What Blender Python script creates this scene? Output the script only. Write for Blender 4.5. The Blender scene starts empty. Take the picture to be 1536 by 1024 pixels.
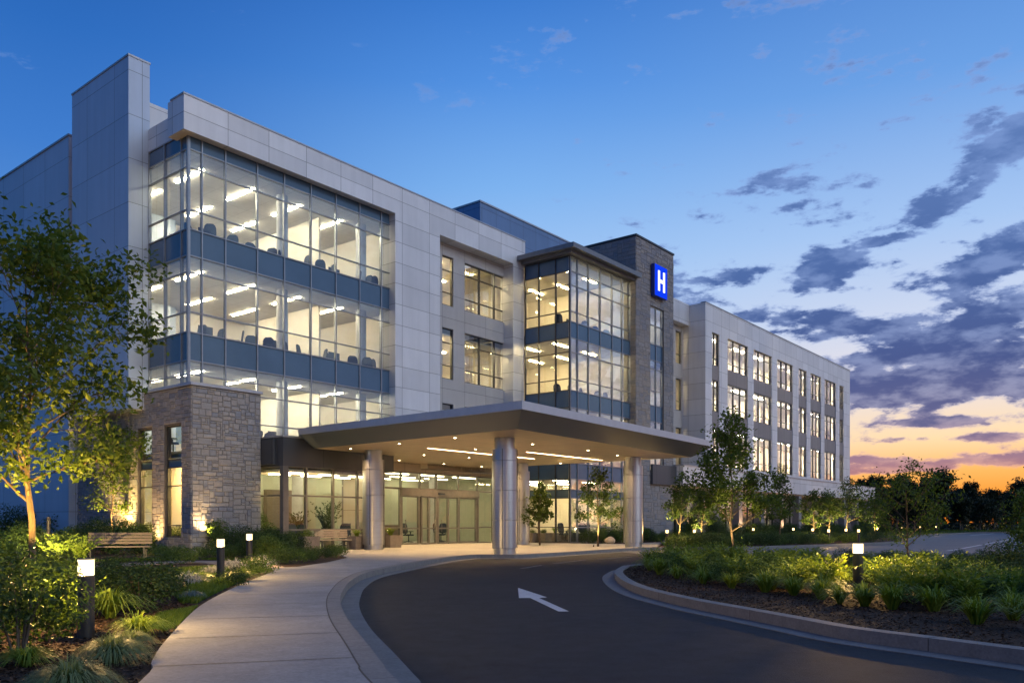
import bpy, math, random
import numpy as np
from mathutils import Vector, Matrix
from mathutils.geometry import tessellate_polygon

random.seed(7)
RNG = np.random.default_rng(7)
SC = bpy.context.scene
COL = SC.collection
PI = math.pi

# ---------------------------------------------------------------- survey
# Plan positions are taken from the photograph: focal length F (in photo pixels), horizon row HZ, eye height EYE.
F, HZ, EYE, CX = 1240.0, 784.0, 1.35, 768.0
AX = (0.6228, 0.7824)            # direction of the building's long front
ANG = math.atan2(AX[1], AX[0])

def gp(px, py, z=0.0):
    d = (EYE - z) * F / (py - HZ)
    return ((px - CX) / F * d, d)

def ab(x, y):
    return (x * AX[0] + y * AX[1], -x * AX[1] + y * AX[0])

def xy(a, b):
    return (a * AX[0] - b * AX[1], a * AX[1] + b * AX[0])

def pa(px, b):                   # a on the front plane b
    u = (px - CX) / F
    d = b / (AX[0] - AX[1] * u)
    return d * (AX[0] * u + AX[1])

def pb(px, a):                   # b on the side plane a
    u = (px - CX) / F
    d = a / (AX[0] * u + AX[1])
    return d * (AX[0] - AX[1] * u)

# ---------------------------------------------------------------- mesh builder
class MB:
    def __init__(self):
        self.v, self.f, self.m, self.s = [], [], [], []
    def face(self, pts, mi=0, smooth=False):
        n = len(self.v)
        self.v.extend(pts)
        self.f.append(tuple(range(n, n + len(pts))))
        self.m.append(mi); self.s.append(smooth)
    def box(self, x0, x1, y0, y1, z0, z1, mi=0):
        n = len(self.v)
        self.v += [(x0, y0, z0), (x1, y0, z0), (x1, y1, z0), (x0, y1, z0), (x0, y0, z1), (x1, y0, z1), (x1, y1, z1), (x0, y1, z1)]
        for q in ((0, 3, 2, 1), (4, 5, 6, 7), (0, 1, 5, 4), (1, 2, 6, 5), (2, 3, 7, 6), (3, 0, 4, 7)):
            self.f.append(tuple(n + i for i in q)); self.m.append(mi); self.s.append(False)
    def prism(self, poly, z0, z1, mi=0, bottom=False):
        n = len(poly)
        a = sum(poly[i][0] * poly[(i + 1) % n][1] - poly[(i + 1) % n][0] * poly[i][1] for i in range(n))
        if a < 0: poly = poly[::-1]
        k = len(self.v)
        self.v += [(p[0], p[1], z0) for p in poly] + [(p[0], p[1], z1) for p in poly]
        for t in tessellate_polygon([[Vector((p[0], p[1], 0)) for p in poly]]):
            p, q, r = (poly[i] for i in t)
            if (q[0] - p[0]) * (r[1] - p[1]) - (q[1] - p[1]) * (r[0] - p[0]) < 0: t = t[::-1]
            self.f.append(tuple(k + n + i for i in t)); self.m.append(mi); self.s.append(False)
            if bottom:
                self.f.append(tuple(k + i for i in t[::-1])); self.m.append(mi); self.s.append(False)
        for i in range(n):
            j = (i + 1) % n
            self.f.append((k + i, k + j, k + n + j, k + n + i)); self.m.append(mi); self.s.append(False)
    def tube(self, path, radii, n=8, mi=0, cap=True):
        k0 = len(self.v); m = len(path)
        for i in range(m):
            p = Vector(path[i])
            d = Vector(path[min(i + 1, m - 1)]) - Vector(path[max(i - 1, 0)])
            if d.length < 1e-6: d = Vector((0, 0, 1))
            d.normalize()
            up = Vector((1, 0, 0)) if abs(d.x) < .8 else Vector((0, 1, 0))
            s = d.cross(up).normalized(); t = s.cross(d)
            for j in range(n):
                w = 2 * PI * j / n
                q = p + (s * math.cos(w) + t * math.sin(w)) * radii[i]
                self.v.append((q.x, q.y, q.z))
        for i in range(m - 1):
            for j in range(n):
                a, b = k0 + i * n + j, k0 + i * n + (j + 1) % n
                self.f.append((a, b, b + n, a + n)); self.m.append(mi); self.s.append(True)
        if cap:
            self.f.append(tuple(k0 + j for j in range(n))[::-1]); self.m.append(mi); self.s.append(False)
            self.f.append(tuple(k0 + (m - 1) * n + j for j in range(n))); self.m.append(mi); self.s.append(False)
    def lathe(self, prof, n=24, cx=0, cy=0, mi=0):
        for (r0, z0), (r1, z1) in zip(prof[:-1], prof[1:]):
            k0 = len(self.v)
            for r, z in ((r0, z0), (r1, z1)):
                for j in range(n):
                    w = 2 * PI * j / n
                    self.v.append((cx + r * math.cos(w), cy + r * math.sin(w), z))
            sm = abs(z1 - z0) > 1e-4
            for j in range(n):
                a, b = k0 + j, k0 + (j + 1) % n
                self.f.append((a, b, b + n, a + n)); self.m.append(mi); self.s.append(sm)
        k1 = len(self.v); self.v += self.v[k0 + n:k0 + 2 * n]
        self.f.append(tuple(k1 + j for j in range(n))); self.m.append(mi); self.s.append(False)
    def build(self, name, mats, parent=None, kind=None):
        if not isinstance(mats, (list, tuple)): mats = [mats]
        me = bpy.data.meshes.new(name)
        me.from_pydata(self.v, [], self.f)
        me.polygons.foreach_set('material_index', self.m)
        me.polygons.foreach_set('use_smooth', self.s)
        for mt in mats: me.materials.append(mt)
        me.update()
        return link(name, me, parent, kind)

def link(name, data, parent=None, kind=None):
    o = bpy.data.objects.new(name, data)
    COL.objects.link(o)
    if parent is not None: o.parent = parent
    if kind: o['kind'] = kind
    return o

def tag(o, label, cat, group=None):
    o['label'] = label; o['category'] = cat
    if group: o['group'] = group
    return o

def thing(name, label, cat, loc=(0, 0, 0), rz=0.0, group=None):
    o = bpy.data.objects.new(name, None)
    COL.objects.link(o)
    o.empty_display_size = .2
    o.location = loc; o.rotation_euler = (0, 0, rz)
    return tag(o, label, cat, group)

def dup(root, loc, rz=0.0, scale=1.0, label=None, group=None):
    r = root.copy(); COL.objects.link(r)
    r.location = loc; r.rotation_euler = (0, 0, rz)
    r.scale = (scale,) * 3 if not isinstance(scale, tuple) else scale
    if label: r['label'] = label
    if group: r['group'] = group
    for ch in list(root.children):
        c = ch.copy(); COL.objects.link(c); c.parent = r
        for g in list(ch.children):
            d = g.copy(); COL.objects.link(d); d.parent = c
    return r

def npmesh(name, verts, quads, mat, smooth=False):
    me = bpy.data.meshes.new(name)
    nv, nq, k = len(verts), len(quads), quads.shape[1]
    me.vertices.add(nv); me.vertices.foreach_set('co', verts.astype(np.float32).ravel())
    me.loops.add(nq * k); me.loops.foreach_set('vertex_index', quads.astype(np.int32).ravel())
    me.polygons.add(nq)
    me.polygons.foreach_set('loop_start', np.arange(nq, dtype=np.int32) * k)
    me.polygons.foreach_set('loop_total', np.full(nq, k, dtype=np.int32))
    me.polygons.foreach_set('use_smooth', np.full(nq, smooth, dtype=bool))
    me.materials.append(mat)
    me.update(calc_edges=True)
    return me

# ---------------------------------------------------------------- materials
class NT:
    """small helper for writing node trees"""
    def __init__(self, tree):
        self.t = tree; tree.nodes.clear()
    def n(self, typ, **kw):
        nd = self.t.nodes.new(typ)
        ins = kw.pop('ins', {})
        for k, v in kw.items(): setattr(nd, k, v)
        for k, v in ins.items(): self.put(nd.inputs[k], v)
        return nd
    def put(self, sock, v):
        if isinstance(v, bpy.types.NodeSocket): self.t.links.new(v, sock)
        else: sock.default_value = v
    def math(self, op, a, b=None, c=None, clamp=False):
        nd = self.t.nodes.new('ShaderNodeMath'); nd.operation = op; nd.use_clamp = clamp
        for i, v in enumerate((a, b, c)):
            if v is not None: self.put(nd.inputs[i], v)
        return nd.outputs[0]
    def mix(self, f, a, b, blend='MIX'):
        nd = self.t.nodes.new('ShaderNodeMix'); nd.data_type = 'RGBA'; nd.blend_type = blend
        nd.clamp_factor = True
        self.put(nd.inputs[0], f); self.put(nd.inputs[6], a); self.put(nd.inputs[7], b)
        return nd.outputs[2]
    def ramp(self, f, stops, interp='LINEAR'):
        nd = self.t.nodes.new('ShaderNodeValToRGB'); cr = nd.color_ramp; cr.interpolation = interp
        while len(cr.elements) < len(stops): cr.elements.new(0.5)
        for e, (p, c) in zip(cr.elements, stops):
            e.position = p; e.color = tuple(c) + (1,) if len(c) == 3 else c
        self.put(nd.inputs[0], f)
        return nd.outputs[0]
    def smooth(self, v, lo, hi, a=0.0, b=1.0):
        nd = self.t.nodes.new('ShaderNodeMapRange'); nd.interpolation_type = 'SMOOTHSTEP'
        self.put(nd.inputs[0], v)
        nd.inputs[1].default_value = lo; nd.inputs[2].default_value = hi
        nd.inputs[3].default_value = a; nd.inputs[4].default_value = b
        return nd.outputs[0]

def c4(c): return (c[0], c[1], c[2], 1.0)

def newmat(name):
    m = bpy.data.materials.new(name); m.use_nodes = True
    return m, NT(m.node_tree)

def finish(nt, shader):
    o = nt.n('ShaderNodeOutputMaterial'); nt.t.links.new(shader, o.inputs['Surface'])

def plain(name, col, rough=.5, metal=0.0, var=.12, nscale=3.0, bump=.0, bscale=40.0, spec=.5, stretch=None, obj=True):
    """base colour with soft mottling and optional fine bump"""
    m, t = newmat(name)
    tc = t.n('ShaderNodeTexCoord')
    vec = tc.outputs['Object']
    if stretch:
        vec = t.n('ShaderNodeMapping', ins={'Vector': vec, 'Scale': stretch}).outputs[0]
    no = t.n('ShaderNodeTexNoise', ins={'Vector': vec, 'Scale': nscale, 'Detail': 5.0, 'Roughness': .6})
    lo = [x * (1 - var) for x in col]; hi = [min(1, x * (1 + var)) for x in col]
    cc = t.ramp(no.outputs[0], [(.3, lo), (.7, hi)])
    p = t.n('ShaderNodeBsdfPrincipled', ins={'Base Color': cc, 'Metallic': metal, 'Specular IOR Level': spec})
    r = t.math('MULTIPLY_ADD', no.outputs[0], .2, rough - .1)
    t.put(p.inputs['Roughness'], r)
    if bump:
        n2 = t.n('ShaderNodeTexNoise', ins={'Vector': vec, 'Scale': bscale, 'Detail': 4.0})
        bp = t.n('ShaderNodeBump', ins={'Strength': bump, 'Distance': .02, 'Height': n2.outputs[0]})
        t.put(p.inputs['Normal'], bp.outputs[0])
    finish(t, p.outputs[0])
    return m

def panelled(name, col, w, h, rough=.4, metal=0.0, mortar=.012, joint=.35, var=.05, offu=0.0, offv=0.0, spec=.5, flat=False, off=0.0, wob=.35):
    """cladding panels: joints from a brick grid laid on the object's own wall faces"""
    m, t = newmat(name)
    tc = t.n('ShaderNodeTexCoord')
    so = t.n('ShaderNodeSeparateXYZ', ins={0: tc.outputs['Object']})
    sn = t.n('ShaderNodeSeparateXYZ', ins={0: tc.outputs['Normal']})
    if flat:
        u, v = so.outputs[0], so.outputs[1]
    else:
        side = t.math('GREATER_THAN', t.math('ABSOLUTE', sn.outputs[0]), .7)
        u = t.math('ADD', t.math('MULTIPLY', side, so.outputs[1]), t.math('MULTIPLY', t.math('SUBTRACT', 1.0, side), so.outputs[0]))
        v = so.outputs[2]
    cv = t.n('ShaderNodeCombineXYZ', ins={0: t.math('ADD', u, offu), 1: t.math('ADD', v, offv)})
    br = t.n('ShaderNodeTexBrick', offset=off, squash=1.0, ins={'Vector': cv.outputs[0], 'Scale': 1.0, 'Mortar Size': mortar, 'Mortar Smooth': .1,
             'Brick Width': w, 'Row Height': h, 'Color1': c4([x * (1 - var) for x in col]), 'Color2': c4([min(1, x * (1 + var)) for x in col]),
             'Mortar': c4([x * joint for x in col])})
    no = t.n('ShaderNodeTexNoise', ins={'Vector': tc.outputs['Object'], 'Scale': .7, 'Detail': 6.0, 'Roughness': .65})
    streak = t.n('ShaderNodeTexNoise', ins={'Vector': t.n('ShaderNodeMapping', ins={'Vector': tc.outputs['Object'], 'Scale': (3.0, 3.0, .25)}).outputs[0], 'Scale': 1.0, 'Detail': 4.0})
    k = t.math('MULTIPLY_ADD', no.outputs[0], .20, .78)
    k = t.math('ADD', k, t.math('MULTIPLY', streak.outputs[0], .2))
    kc = t.n('ShaderNodeCombineXYZ', ins={0: k, 1: k, 2: k})
    cc = t.mix(1.0, br.outputs[0], kc.outputs[0], 'MULTIPLY')
    # each panel is very slightly oil-canned
    p = t.n('ShaderNodeBsdfPrincipled', ins={'Base Color': cc, 'Metallic': metal, 'Specular IOR Level': spec})
    t.put(p.inputs['Roughness'], t.math('MULTIPLY_ADD', no.outputs[0], .2, rough - .1))
    inv = t.math('SUBTRACT', 1.0, br.outputs['Fac'])
    oc = t.n('ShaderNodeTexNoise', ins={'Vector': tc.outputs['Object'], 'Scale': 1.3, 'Detail': 1.0})
    hgt = t.math('ADD', t.math('MULTIPLY', inv, .5), t.math('MULTIPLY', oc.outputs[0], wob))
    bp = t.n('ShaderNodeBump', ins={'Strength': .35, 'Distance': .02, 'Height': hgt})
    t.put(p.inputs['Normal'], bp.outputs[0])
    finish(t, p.outputs[0])
    return m

def glassmat(name, tint, refl=.10, gain=1.0, haze=0.0, hazecol=(.5, .6, .7)):
    m, t = newmat(name)
    lw = t.n('ShaderNodeLayerWeight', ins={'Blend': .5})
    fr = t.math('MULTIPLY_ADD', t.math('POWER', lw.outputs['Facing'], 4.0), .9, .045)
    fac = t.math('MULTIPLY_ADD', fr, gain, refl, clamp=True)
    tr = t.n('ShaderNodeBsdfTransparent', ins={'Color': c4(tint)})
    sh = tr.outputs[0]
    if haze:
        df = t.n('ShaderNodeBsdfDiffuse', ins={'Color': c4(hazecol)})
        sh = t.n('ShaderNodeMixShader', ins={0: haze, 1: sh, 2: df.outputs[0]}).outputs[0]
    gl = t.n('ShaderNodeBsdfGlossy', ins={'Color': (.95, .97, 1, 1), 'Roughness': .015})
    mx = t.n('ShaderNodeMixShader', ins={0: fac, 1: sh, 2: gl.outputs[0]})
    finish(t, mx.outputs[0])
    return m

def emit(name, col, strength):
    m, t = newmat(name)
    e = t.n('ShaderNodeEmission', ins={'Color': c4(col), 'Strength': strength})
    finish(t, e.outputs[0])
    return m

def leafmat(name, c_lo, c_hi, trans=.35, rough=.5):
    m, t = newmat(name)
    g = t.n('ShaderNodeNewGeometry')
    oi = t.n('ShaderNodeObjectInfo')
    r = t.math('FRACT', t.math('ADD', g.outputs['Random Per Island'], t.math('MULTIPLY', oi.outputs['Random'], .37)))
    mid = [(a + b) / 2 for a, b in zip(c_lo, c_hi)]
    cc = t.ramp(r, [(0, c_lo), (.55, mid), (1, c_hi)])
    df = t.n('ShaderNodeBsdfPrincipled', ins={'Base Color': cc, 'Roughness': rough, 'Specular IOR Level': .35})
    tl = t.n('ShaderNodeBsdfTranslucent', ins={'Color': t.mix(1.0, cc, (1.25, 1.15, .6, 1), 'MULTIPLY')})
    mx = t.n('ShaderNodeMixShader', ins={0: trans, 1: df.outputs[0], 2: tl.outputs[0]})
    finish(t, mx.outputs[0])
    return m

def barkmat(name, col):
    m, t = newmat(name)
    tc = t.n('ShaderNodeTexCoord')
    mp = t.n('ShaderNodeMapping', ins={'Vector': tc.outputs['Object'], 'Scale': (26, 26, 7)})
    no = t.n('ShaderNodeTexNoise', ins={'Vector': mp.outputs[0], 'Scale': 1.0, 'Detail': 6.0, 'Roughness': .7})
    cc = t.ramp(no.outputs[0], [(.3, [x * .45 for x in col]), (.7, [x * 1.25 for x in col])])
    p = t.n('ShaderNodeBsdfPrincipled', ins={'Base Color': cc, 'Roughness': .85})
    bp = t.n('ShaderNodeBump', ins={'Strength': .6, 'Distance': .02, 'Height': no.outputs[0]})
    t.put(p.inputs['Normal'], bp.outputs[0])
    finish(t, p.outputs[0])
    return m

def stonemat(name, col, var=.28):
    m, t = newmat(name)
    tc = t.n('ShaderNodeTexCoord'); g = t.n('ShaderNodeNewGeometry')
    no = t.n('ShaderNodeTexNoise', ins={'Vector': tc.outputs['Object'], 'Scale': 9.0, 'Detail': 8.0, 'Roughness': .7})
    warm = [col[0] * 1.06, col[1] * 1.0, col[2] * .93]
    cool = [col[0] * .9, col[1] * .96, col[2] * 1.08]
    base = t.ramp(g.outputs['Random Per Island'], [(0, [x * (1 - var) for x in cool]), (.35, col), (.65, warm), (1, [min(1, x * (1 + var)) for x in col])])
    k = t.math('MULTIPLY_ADD', no.outputs[0], .7, .65)
    kc = t.n('ShaderNodeCombineXYZ', ins={0: k, 1: k, 2: k})
    p = t.n('ShaderNodeBsdfPrincipled', ins={'Base Color': t.mix(1.0, base, kc.outputs[0], 'MULTIPLY'), 'Roughness': .85, 'Specular IOR Level': .25})
    n2 = t.n('ShaderNodeTexNoise', ins={'Vector': tc.outputs['Object'], 'Scale': 22.0, 'Detail': 6.0})
    bp = t.n('ShaderNodeBump', ins={'Strength': .7, 'Distance': .03, 'Height': n2.outputs[0]})
    t.put(p.inputs['Normal'], bp.outputs[0])
    finish(t, p.outputs[0])
    return m

def groundmat(name, c_lo, c_hi, scale, fine, bump=.5, rough=.9, patch=.0, spec=.3):
    m, t = newmat(name)
    tc = t.n('ShaderNodeTexCoord')
    a = t.n('ShaderNodeTexNoise', ins={'Vector': tc.outputs['Object'], 'Scale': scale, 'Detail': 8.0, 'Roughness': .7})
    b = t.n('ShaderNodeTexNoise', ins={'Vector': tc.outputs['Object'], 'Scale': fine, 'Detail': 3.0, 'Roughness': .7})
    big = t.n('ShaderNodeTexNoise', ins={'Vector': tc.outputs['Object'], 'Scale': .25, 'Detail': 4.0})
    f = t.math('ADD', t.math('MULTIPLY', a.outputs[0], .5), t.math('MULTIPLY', b.outputs[0], .5))
    cc = t.ramp(f, [(.36, c_lo), (.64, c_hi)])
    if patch:
        k = t.math('MULTIPLY_ADD', big.outputs[0], patch * 2, 1 - patch)
        kc = t.n('ShaderNodeCombineXYZ', ins={0: k, 1: k, 2: k})
        cc = t.mix(1.0, cc, kc.outputs[0], 'MULTIPLY')
    p = t.n('ShaderNodeBsdfPrincipled', ins={'Base Color': cc, 'Specular IOR Level': spec})
    t.put(p.inputs['Roughness'], t.math('MULTIPLY_ADD', big.outputs[0], .24, rough - .12))
    bp = t.n('ShaderNodeBump', ins={'Strength': bump, 'Distance': .015, 'Height': b.outputs[0]})
    t.put(p.inputs['Normal'], bp.outputs[0])
    finish(t, p.outputs[0])
    return m

M = {}
M['panel'] = panelled('white_cladding', (.74, .74, .75), 2.05, 1.08, rough=.42, metal=.15, off=0.0, var=.09, offu=.4, offv=.2)
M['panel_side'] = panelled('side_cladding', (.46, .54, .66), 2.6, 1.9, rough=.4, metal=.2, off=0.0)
M['panel_grey'] = panelled('grey_cladding', (.50, .485, .475), 1.9, 1.35, rough=.5, offv=.45)
M['panel_wing'] = panelled('wing_cladding', (.74, .74, .75), 1.6, 1.25, rough=.4, metal=.15, var=.09)
M['taupe'] = panelled('taupe_cladding', (.30, .265, .25), 1.6, 1.3, rough=.55)
M['pent'] = panelled('sky_tint_cladding', (.15, .24, .40), 1.5, 1.4, rough=.35, metal=.3)  # penthouse panels: blue of the reflected sky painted into the base colour
M['coping'] = plain('metal_coping', (.42, .43, .46), rough=.35, metal=.5)
M['darkmetal'] = panelled('dark_metal_panel', (.10, .11, .125), 2.2, 3.0, rough=.38, metal=.5, offu=.3, offv=.2)
M['frame'] = plain('aluminium_frame', (.30, .32, .35), rough=.35, metal=.7)
M['frame_dark'] = plain('dark_window_frame', (.07, .075, .085), rough=.4, metal=.5)
M['bronze'] = plain('door_frame_metal', (.20, .195, .185), rough=.35, metal=.5)
M['doorpanel'] = panelled('warm_metal_panel', (.55, .47, .38), 1.6, 2.0, rough=.35, metal=.35, flat=False)
M['spandrel'] = plain('spandrel_glass', (.085, .150, .235), rough=.16, var=.1, nscale=.4, spec=.55)
M['glass'] = glassmat('window_glass', (.86, .91, .91), refl=.08, gain=1.4)
M['glass_fade'] = glassmat('fritted_glass', (.78, .86, .90), refl=.06, gain=1.3, haze=.28, hazecol=(.45, .55, .66))
M['glass_bay'] = glassmat('coated_glass', (.80, .88, .92), refl=.34, gain=1.6)
M['glass_wing'] = glassmat('mirror_glass', (.85, .87, .85), refl=.20, gain=1.3)
M['glass_lobby'] = glassmat('lobby_glass', (.86, .93, .88), refl=.04, gain=1.0)
M['stone'] = stonemat('ashlar_stone', (.29, .29, .30), var=.12)
M['mortar'] = plain('stone_mortar', (.13, .12, .115), rough=.95)
M['stone_tower'] = stonemat('tower_stone', (.27, .265, .275), var=.10)
M['inwall'] = plain('interior_cream_wall', (.80, .77, .69), rough=.8, var=.03)
M['ceil'] = panelled('ceiling_tile', (.82, .80, .74), 1.2, 1.2, rough=.85, flat=True, mortar=.012, joint=.75, var=.02)
M['carpet'] = plain('interior_floor', (.32, .30, .27), rough=.8)
M['inwall_green'] = plain('lobby_wall', (.54, .56, .46), rough=.7, var=.05)
M['incol'] = plain('interior_column', (.60, .62, .64), rough=.5)
def sheer(name, col):
    m, t = newmat(name)
    tc = t.n('ShaderNodeTexCoord')
    mp = t.n('ShaderNodeMapping', ins={'Vector': tc.outputs['Object'], 'Scale': (5, 5, .3)})
    no = t.n('ShaderNodeTexNoise', ins={'Vector': mp.outputs[0], 'Scale': 1.0, 'Detail': 3.0})
    cc = t.ramp(no.outputs[0], [(.3, [x * .85 for x in col]), (.7, col)])
    d = t.n('ShaderNodeBsdfDiffuse', ins={'Color': cc}); tl = t.n('ShaderNodeBsdfTranslucent', ins={'Color': cc})
    finish(t, t.n('ShaderNodeMixShader', ins={0: .62, 1: d.outputs[0], 2: tl.outputs[0]}).outputs[0])
    return m
M['curtain'] = sheer('sheer_curtain', (.86, .80, .70))
M['strip'] = emit('ceiling_light_diffuser', (1.0, .80, .52), 95.0)
M['strip_wing'] = emit('wing_ceiling_light', (1.0, .80, .52), 330.0)
M['strip_warm'] = emit('warm_ceiling_light', (1.0, .72, .34), 120.0)
M['strip_stone'] = emit('amber_ceiling_light', (1.0, .60, .18), 300.0)
M['strip_lobby'] = emit('lobby_ceiling_light', (1.0, .82, .48), 24.0)
M['led'] = emit('canopy_light_strip', (1.0, .66, .34), 16.0)
M['can'] = emit('downlight_lens', (1.0, .76, .42), 60.0)
def lensmat(name, col, s):
    m, t = newmat(name)
    e = t.n('ShaderNodeEmission', ins={'Color': c4(col), 'Strength': s})
    tr = t.n('ShaderNodeBsdfTransparent', ins={'Color': (1, 1, 1, 1)})
    finish(t, t.n('ShaderNodeMixShader', ins={0: .42, 1: tr.outputs[0], 2: e.outputs[0]}).outputs[0])
    return m
M['lens'] = lensmat('bollard_lamp_lens', (1.0, .74, .38), 4.6)
M['lens_far'] = lensmat('far_bollard_lens', (1.0, .64, .26), 9.0)
M['sign_side'] = plain('sign_casing', (.01, .03, .25), rough=.4)
M['roofedge'] = plain('bay_roof_edge', (.20, .205, .22), rough=.4, metal=.4)
M['chip'] = leafmat('mulch_chip', (.016, .010, .006), (.11, .065, .040), trans=0.0, rough=.9)
M['drain'] = plain('drain_iron', (.03, .03, .03), rough=.6, metal=.5)
M['door_in'] = plain('interior_door', (.32, .22, .13), rough=.5)
M['board'] = plain('wall_board', (.20, .28, .36), rough=.6)
M['strip2'] = emit('neutral_ceiling_light', (1.0, .84, .58), 120.0)
M['signblue'] = emit('sign_blue', (.005, .05, .95), 1.0)
M['signwhite'] = emit('sign_white', (.9, .95, 1.0), 1.6)
M['soffit'] = panelled('soffit_panel', (.72, .58, .43), 1.9, 1.3, rough=.38, metal=.25, flat=True, joint=.5, mortar=.01, wob=.1)
M['fascia'] = plain('canopy_fascia', (.12, .15, .20), rough=.42, metal=.3, var=.06, nscale=.5)
M['fasciatop'] = plain('canopy_edge_trim', (.54, .55, .58), rough=.38, metal=.4, var=.06)
M['column'] = plain('brushed_column', (.46, .485, .52), rough=.32, metal=.9, var=.05, nscale=2, stretch=(1, 1, 12))
M['groove'] = plain('dark_joint', (.06, .058, .055), rough=.8)
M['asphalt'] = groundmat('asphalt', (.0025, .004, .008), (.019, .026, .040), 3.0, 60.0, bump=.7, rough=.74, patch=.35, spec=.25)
M['lot'] = groundmat('sky_sheen_asphalt', (.045, .050, .060), (.11, .115, .13), 3.0, 40.0, bump=.3, rough=.6, patch=.3, spec=.5)  # paler than the road: grazing sky reflection put into the colour
M['concrete'] = groundmat('concrete', (.185, .19, .197), (.305, .31, .318), 2.2, 30.0, bump=.15, rough=.78, patch=.34)
M['kerb'] = groundmat('kerb_concrete', (.145, .147, .15), (.23, .23, .23), 4.0, 30.0, bump=.15, rough=.8, patch=.12)
M['gutter'] = groundmat('gutter_concrete', (.11, .118, .125), (.19, .195, .205), 3.0, 30.0, bump=.15, rough=.75, patch=.15)
M['mulch'] = groundmat('mulch', (.010, .007, .005), (.075, .042, .026), 12.0, 38.0, bump=1.0, rough=.95)
M['lawn'] = groundmat('lawn_soil', (.012, .022, .006), (.03, .055, .014), 6.0, 30.0, bump=.6)
M['terrain'] = groundmat('far_grass', (.012, .02, .008), (.03, .045, .016), .6, 6.0, bump=.3)
M['pathpave'] = groundmat('path_paving', (.22, .18, .15), (.34, .28, .235), 3.0, 30.0, bump=.2)
M['paint'] = groundmat('road_paint', (.38, .38, .39), (.62, .62, .63), 5.0, 40.0, bump=.2, rough=.7)
M['paint_worn'] = groundmat('worn_road_paint', (.05, .05, .055), (.30, .30, .31), 9.0, 40.0, bump=.2, rough=.75)
M['post'] = plain('bollard_post', (.045, .042, .042), rough=.45, metal=.3)
M['wood'] = plain('bench_wood', (.19, .145, .11), rough=.6, stretch=(2, 20, 20), var=.3, nscale=2)
M['benchmetal'] = plain('bench_metal', (.06, .06, .062), rough=.5, metal=.4)
M['planter'] = groundmat('planter_concrete', (.17, .15, .135), (.26, .235, .21), 4.0, 25.0, bump=.15)
M['planter_pale'] = groundmat('pale_planter', (.33, .29, .24), (.45, .40, .34), 4.0, 25.0, bump=.15)
M['chair'] = plain('chair_fabric', (.022, .036, .055), rough=.7)
M['screen'] = plain('monitor_black', (.03, .045, .06), rough=.3)
M['desk'] = plain('desk_top', (.25, .20, .15), rough=.5)
M['bark'] = barkmat('bark', (.115, .085, .06))
M['bark_dark'] = barkmat('dark_bark', (.12, .10, .08))
M['leaf'] = leafmat('maple_leaf', (0.0438, 0.0875, 0.0125), (0.1250, 0.1875, 0.0300), trans=.42)
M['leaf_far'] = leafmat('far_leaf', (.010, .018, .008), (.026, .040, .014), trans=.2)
M['leaf_cone'] = leafmat('small_tree_leaf', (0.0286, 0.0650, 0.0156), (0.0845, 0.1365, 0.0286))
M['leaf_shrub'] = leafmat('shrub_leaf', (0.0392, 0.0868, 0.0196), (0.1190, 0.1890, 0.0364))
M['leaf_dark'] = leafmat('dark_shrub_leaf', (0.0196, 0.0476, 0.0140), (0.0588, 0.1050, 0.0252))
M['blade'] = leafmat('grass_blade', (0.1020, 0.1800, 0.0168), (0.2400, 0.3240, 0.0480))
M['blade_grey'] = leafmat('pale_grass_blade', (.12, .18, .07), (.26, .32, .15))
M['blade_white'] = leafmat('silver_grass_blade', (.36, .37, .33), (.58, .58, .52), trans=.2)
M['blade_blue'] = leafmat('blue_grass_blade', (.09, .15, .15), (.17, .25, .25), trans=.2)
M['fern'] = leafmat('feathery_leaf', (0.0978, 0.1725, 0.0184), (0.2185, 0.2990, 0.0460))
M['lawnblade'] = leafmat('lawn_blade', (.05, .105, .012), (.12, .185, .028))
# ================================================================ BUILDING (local frame: x runs along the front, y goes into the building)
HB = thing('hospital_building', 'four storey hospital with pale metal cladding, glass curtain walls and a stone tower', 'building', (0, 0, 0), ANG)

def part(name, mb, mats, parent=None):
    return mb.build(name, mats, parent or HB)

def P(axis, u, w, z):
    return (u, w, z) if axis == 'a' else (w, u, z)

def bx(mb, axis, u0, u1, w0, w1, z0, z1, mi=0):
    if axis == 'a': mb.box(u0, u1, w0, w1, z0, z1, mi)
    else: mb.box(w0, w1, u0, u1, z0, z1, mi)

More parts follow.
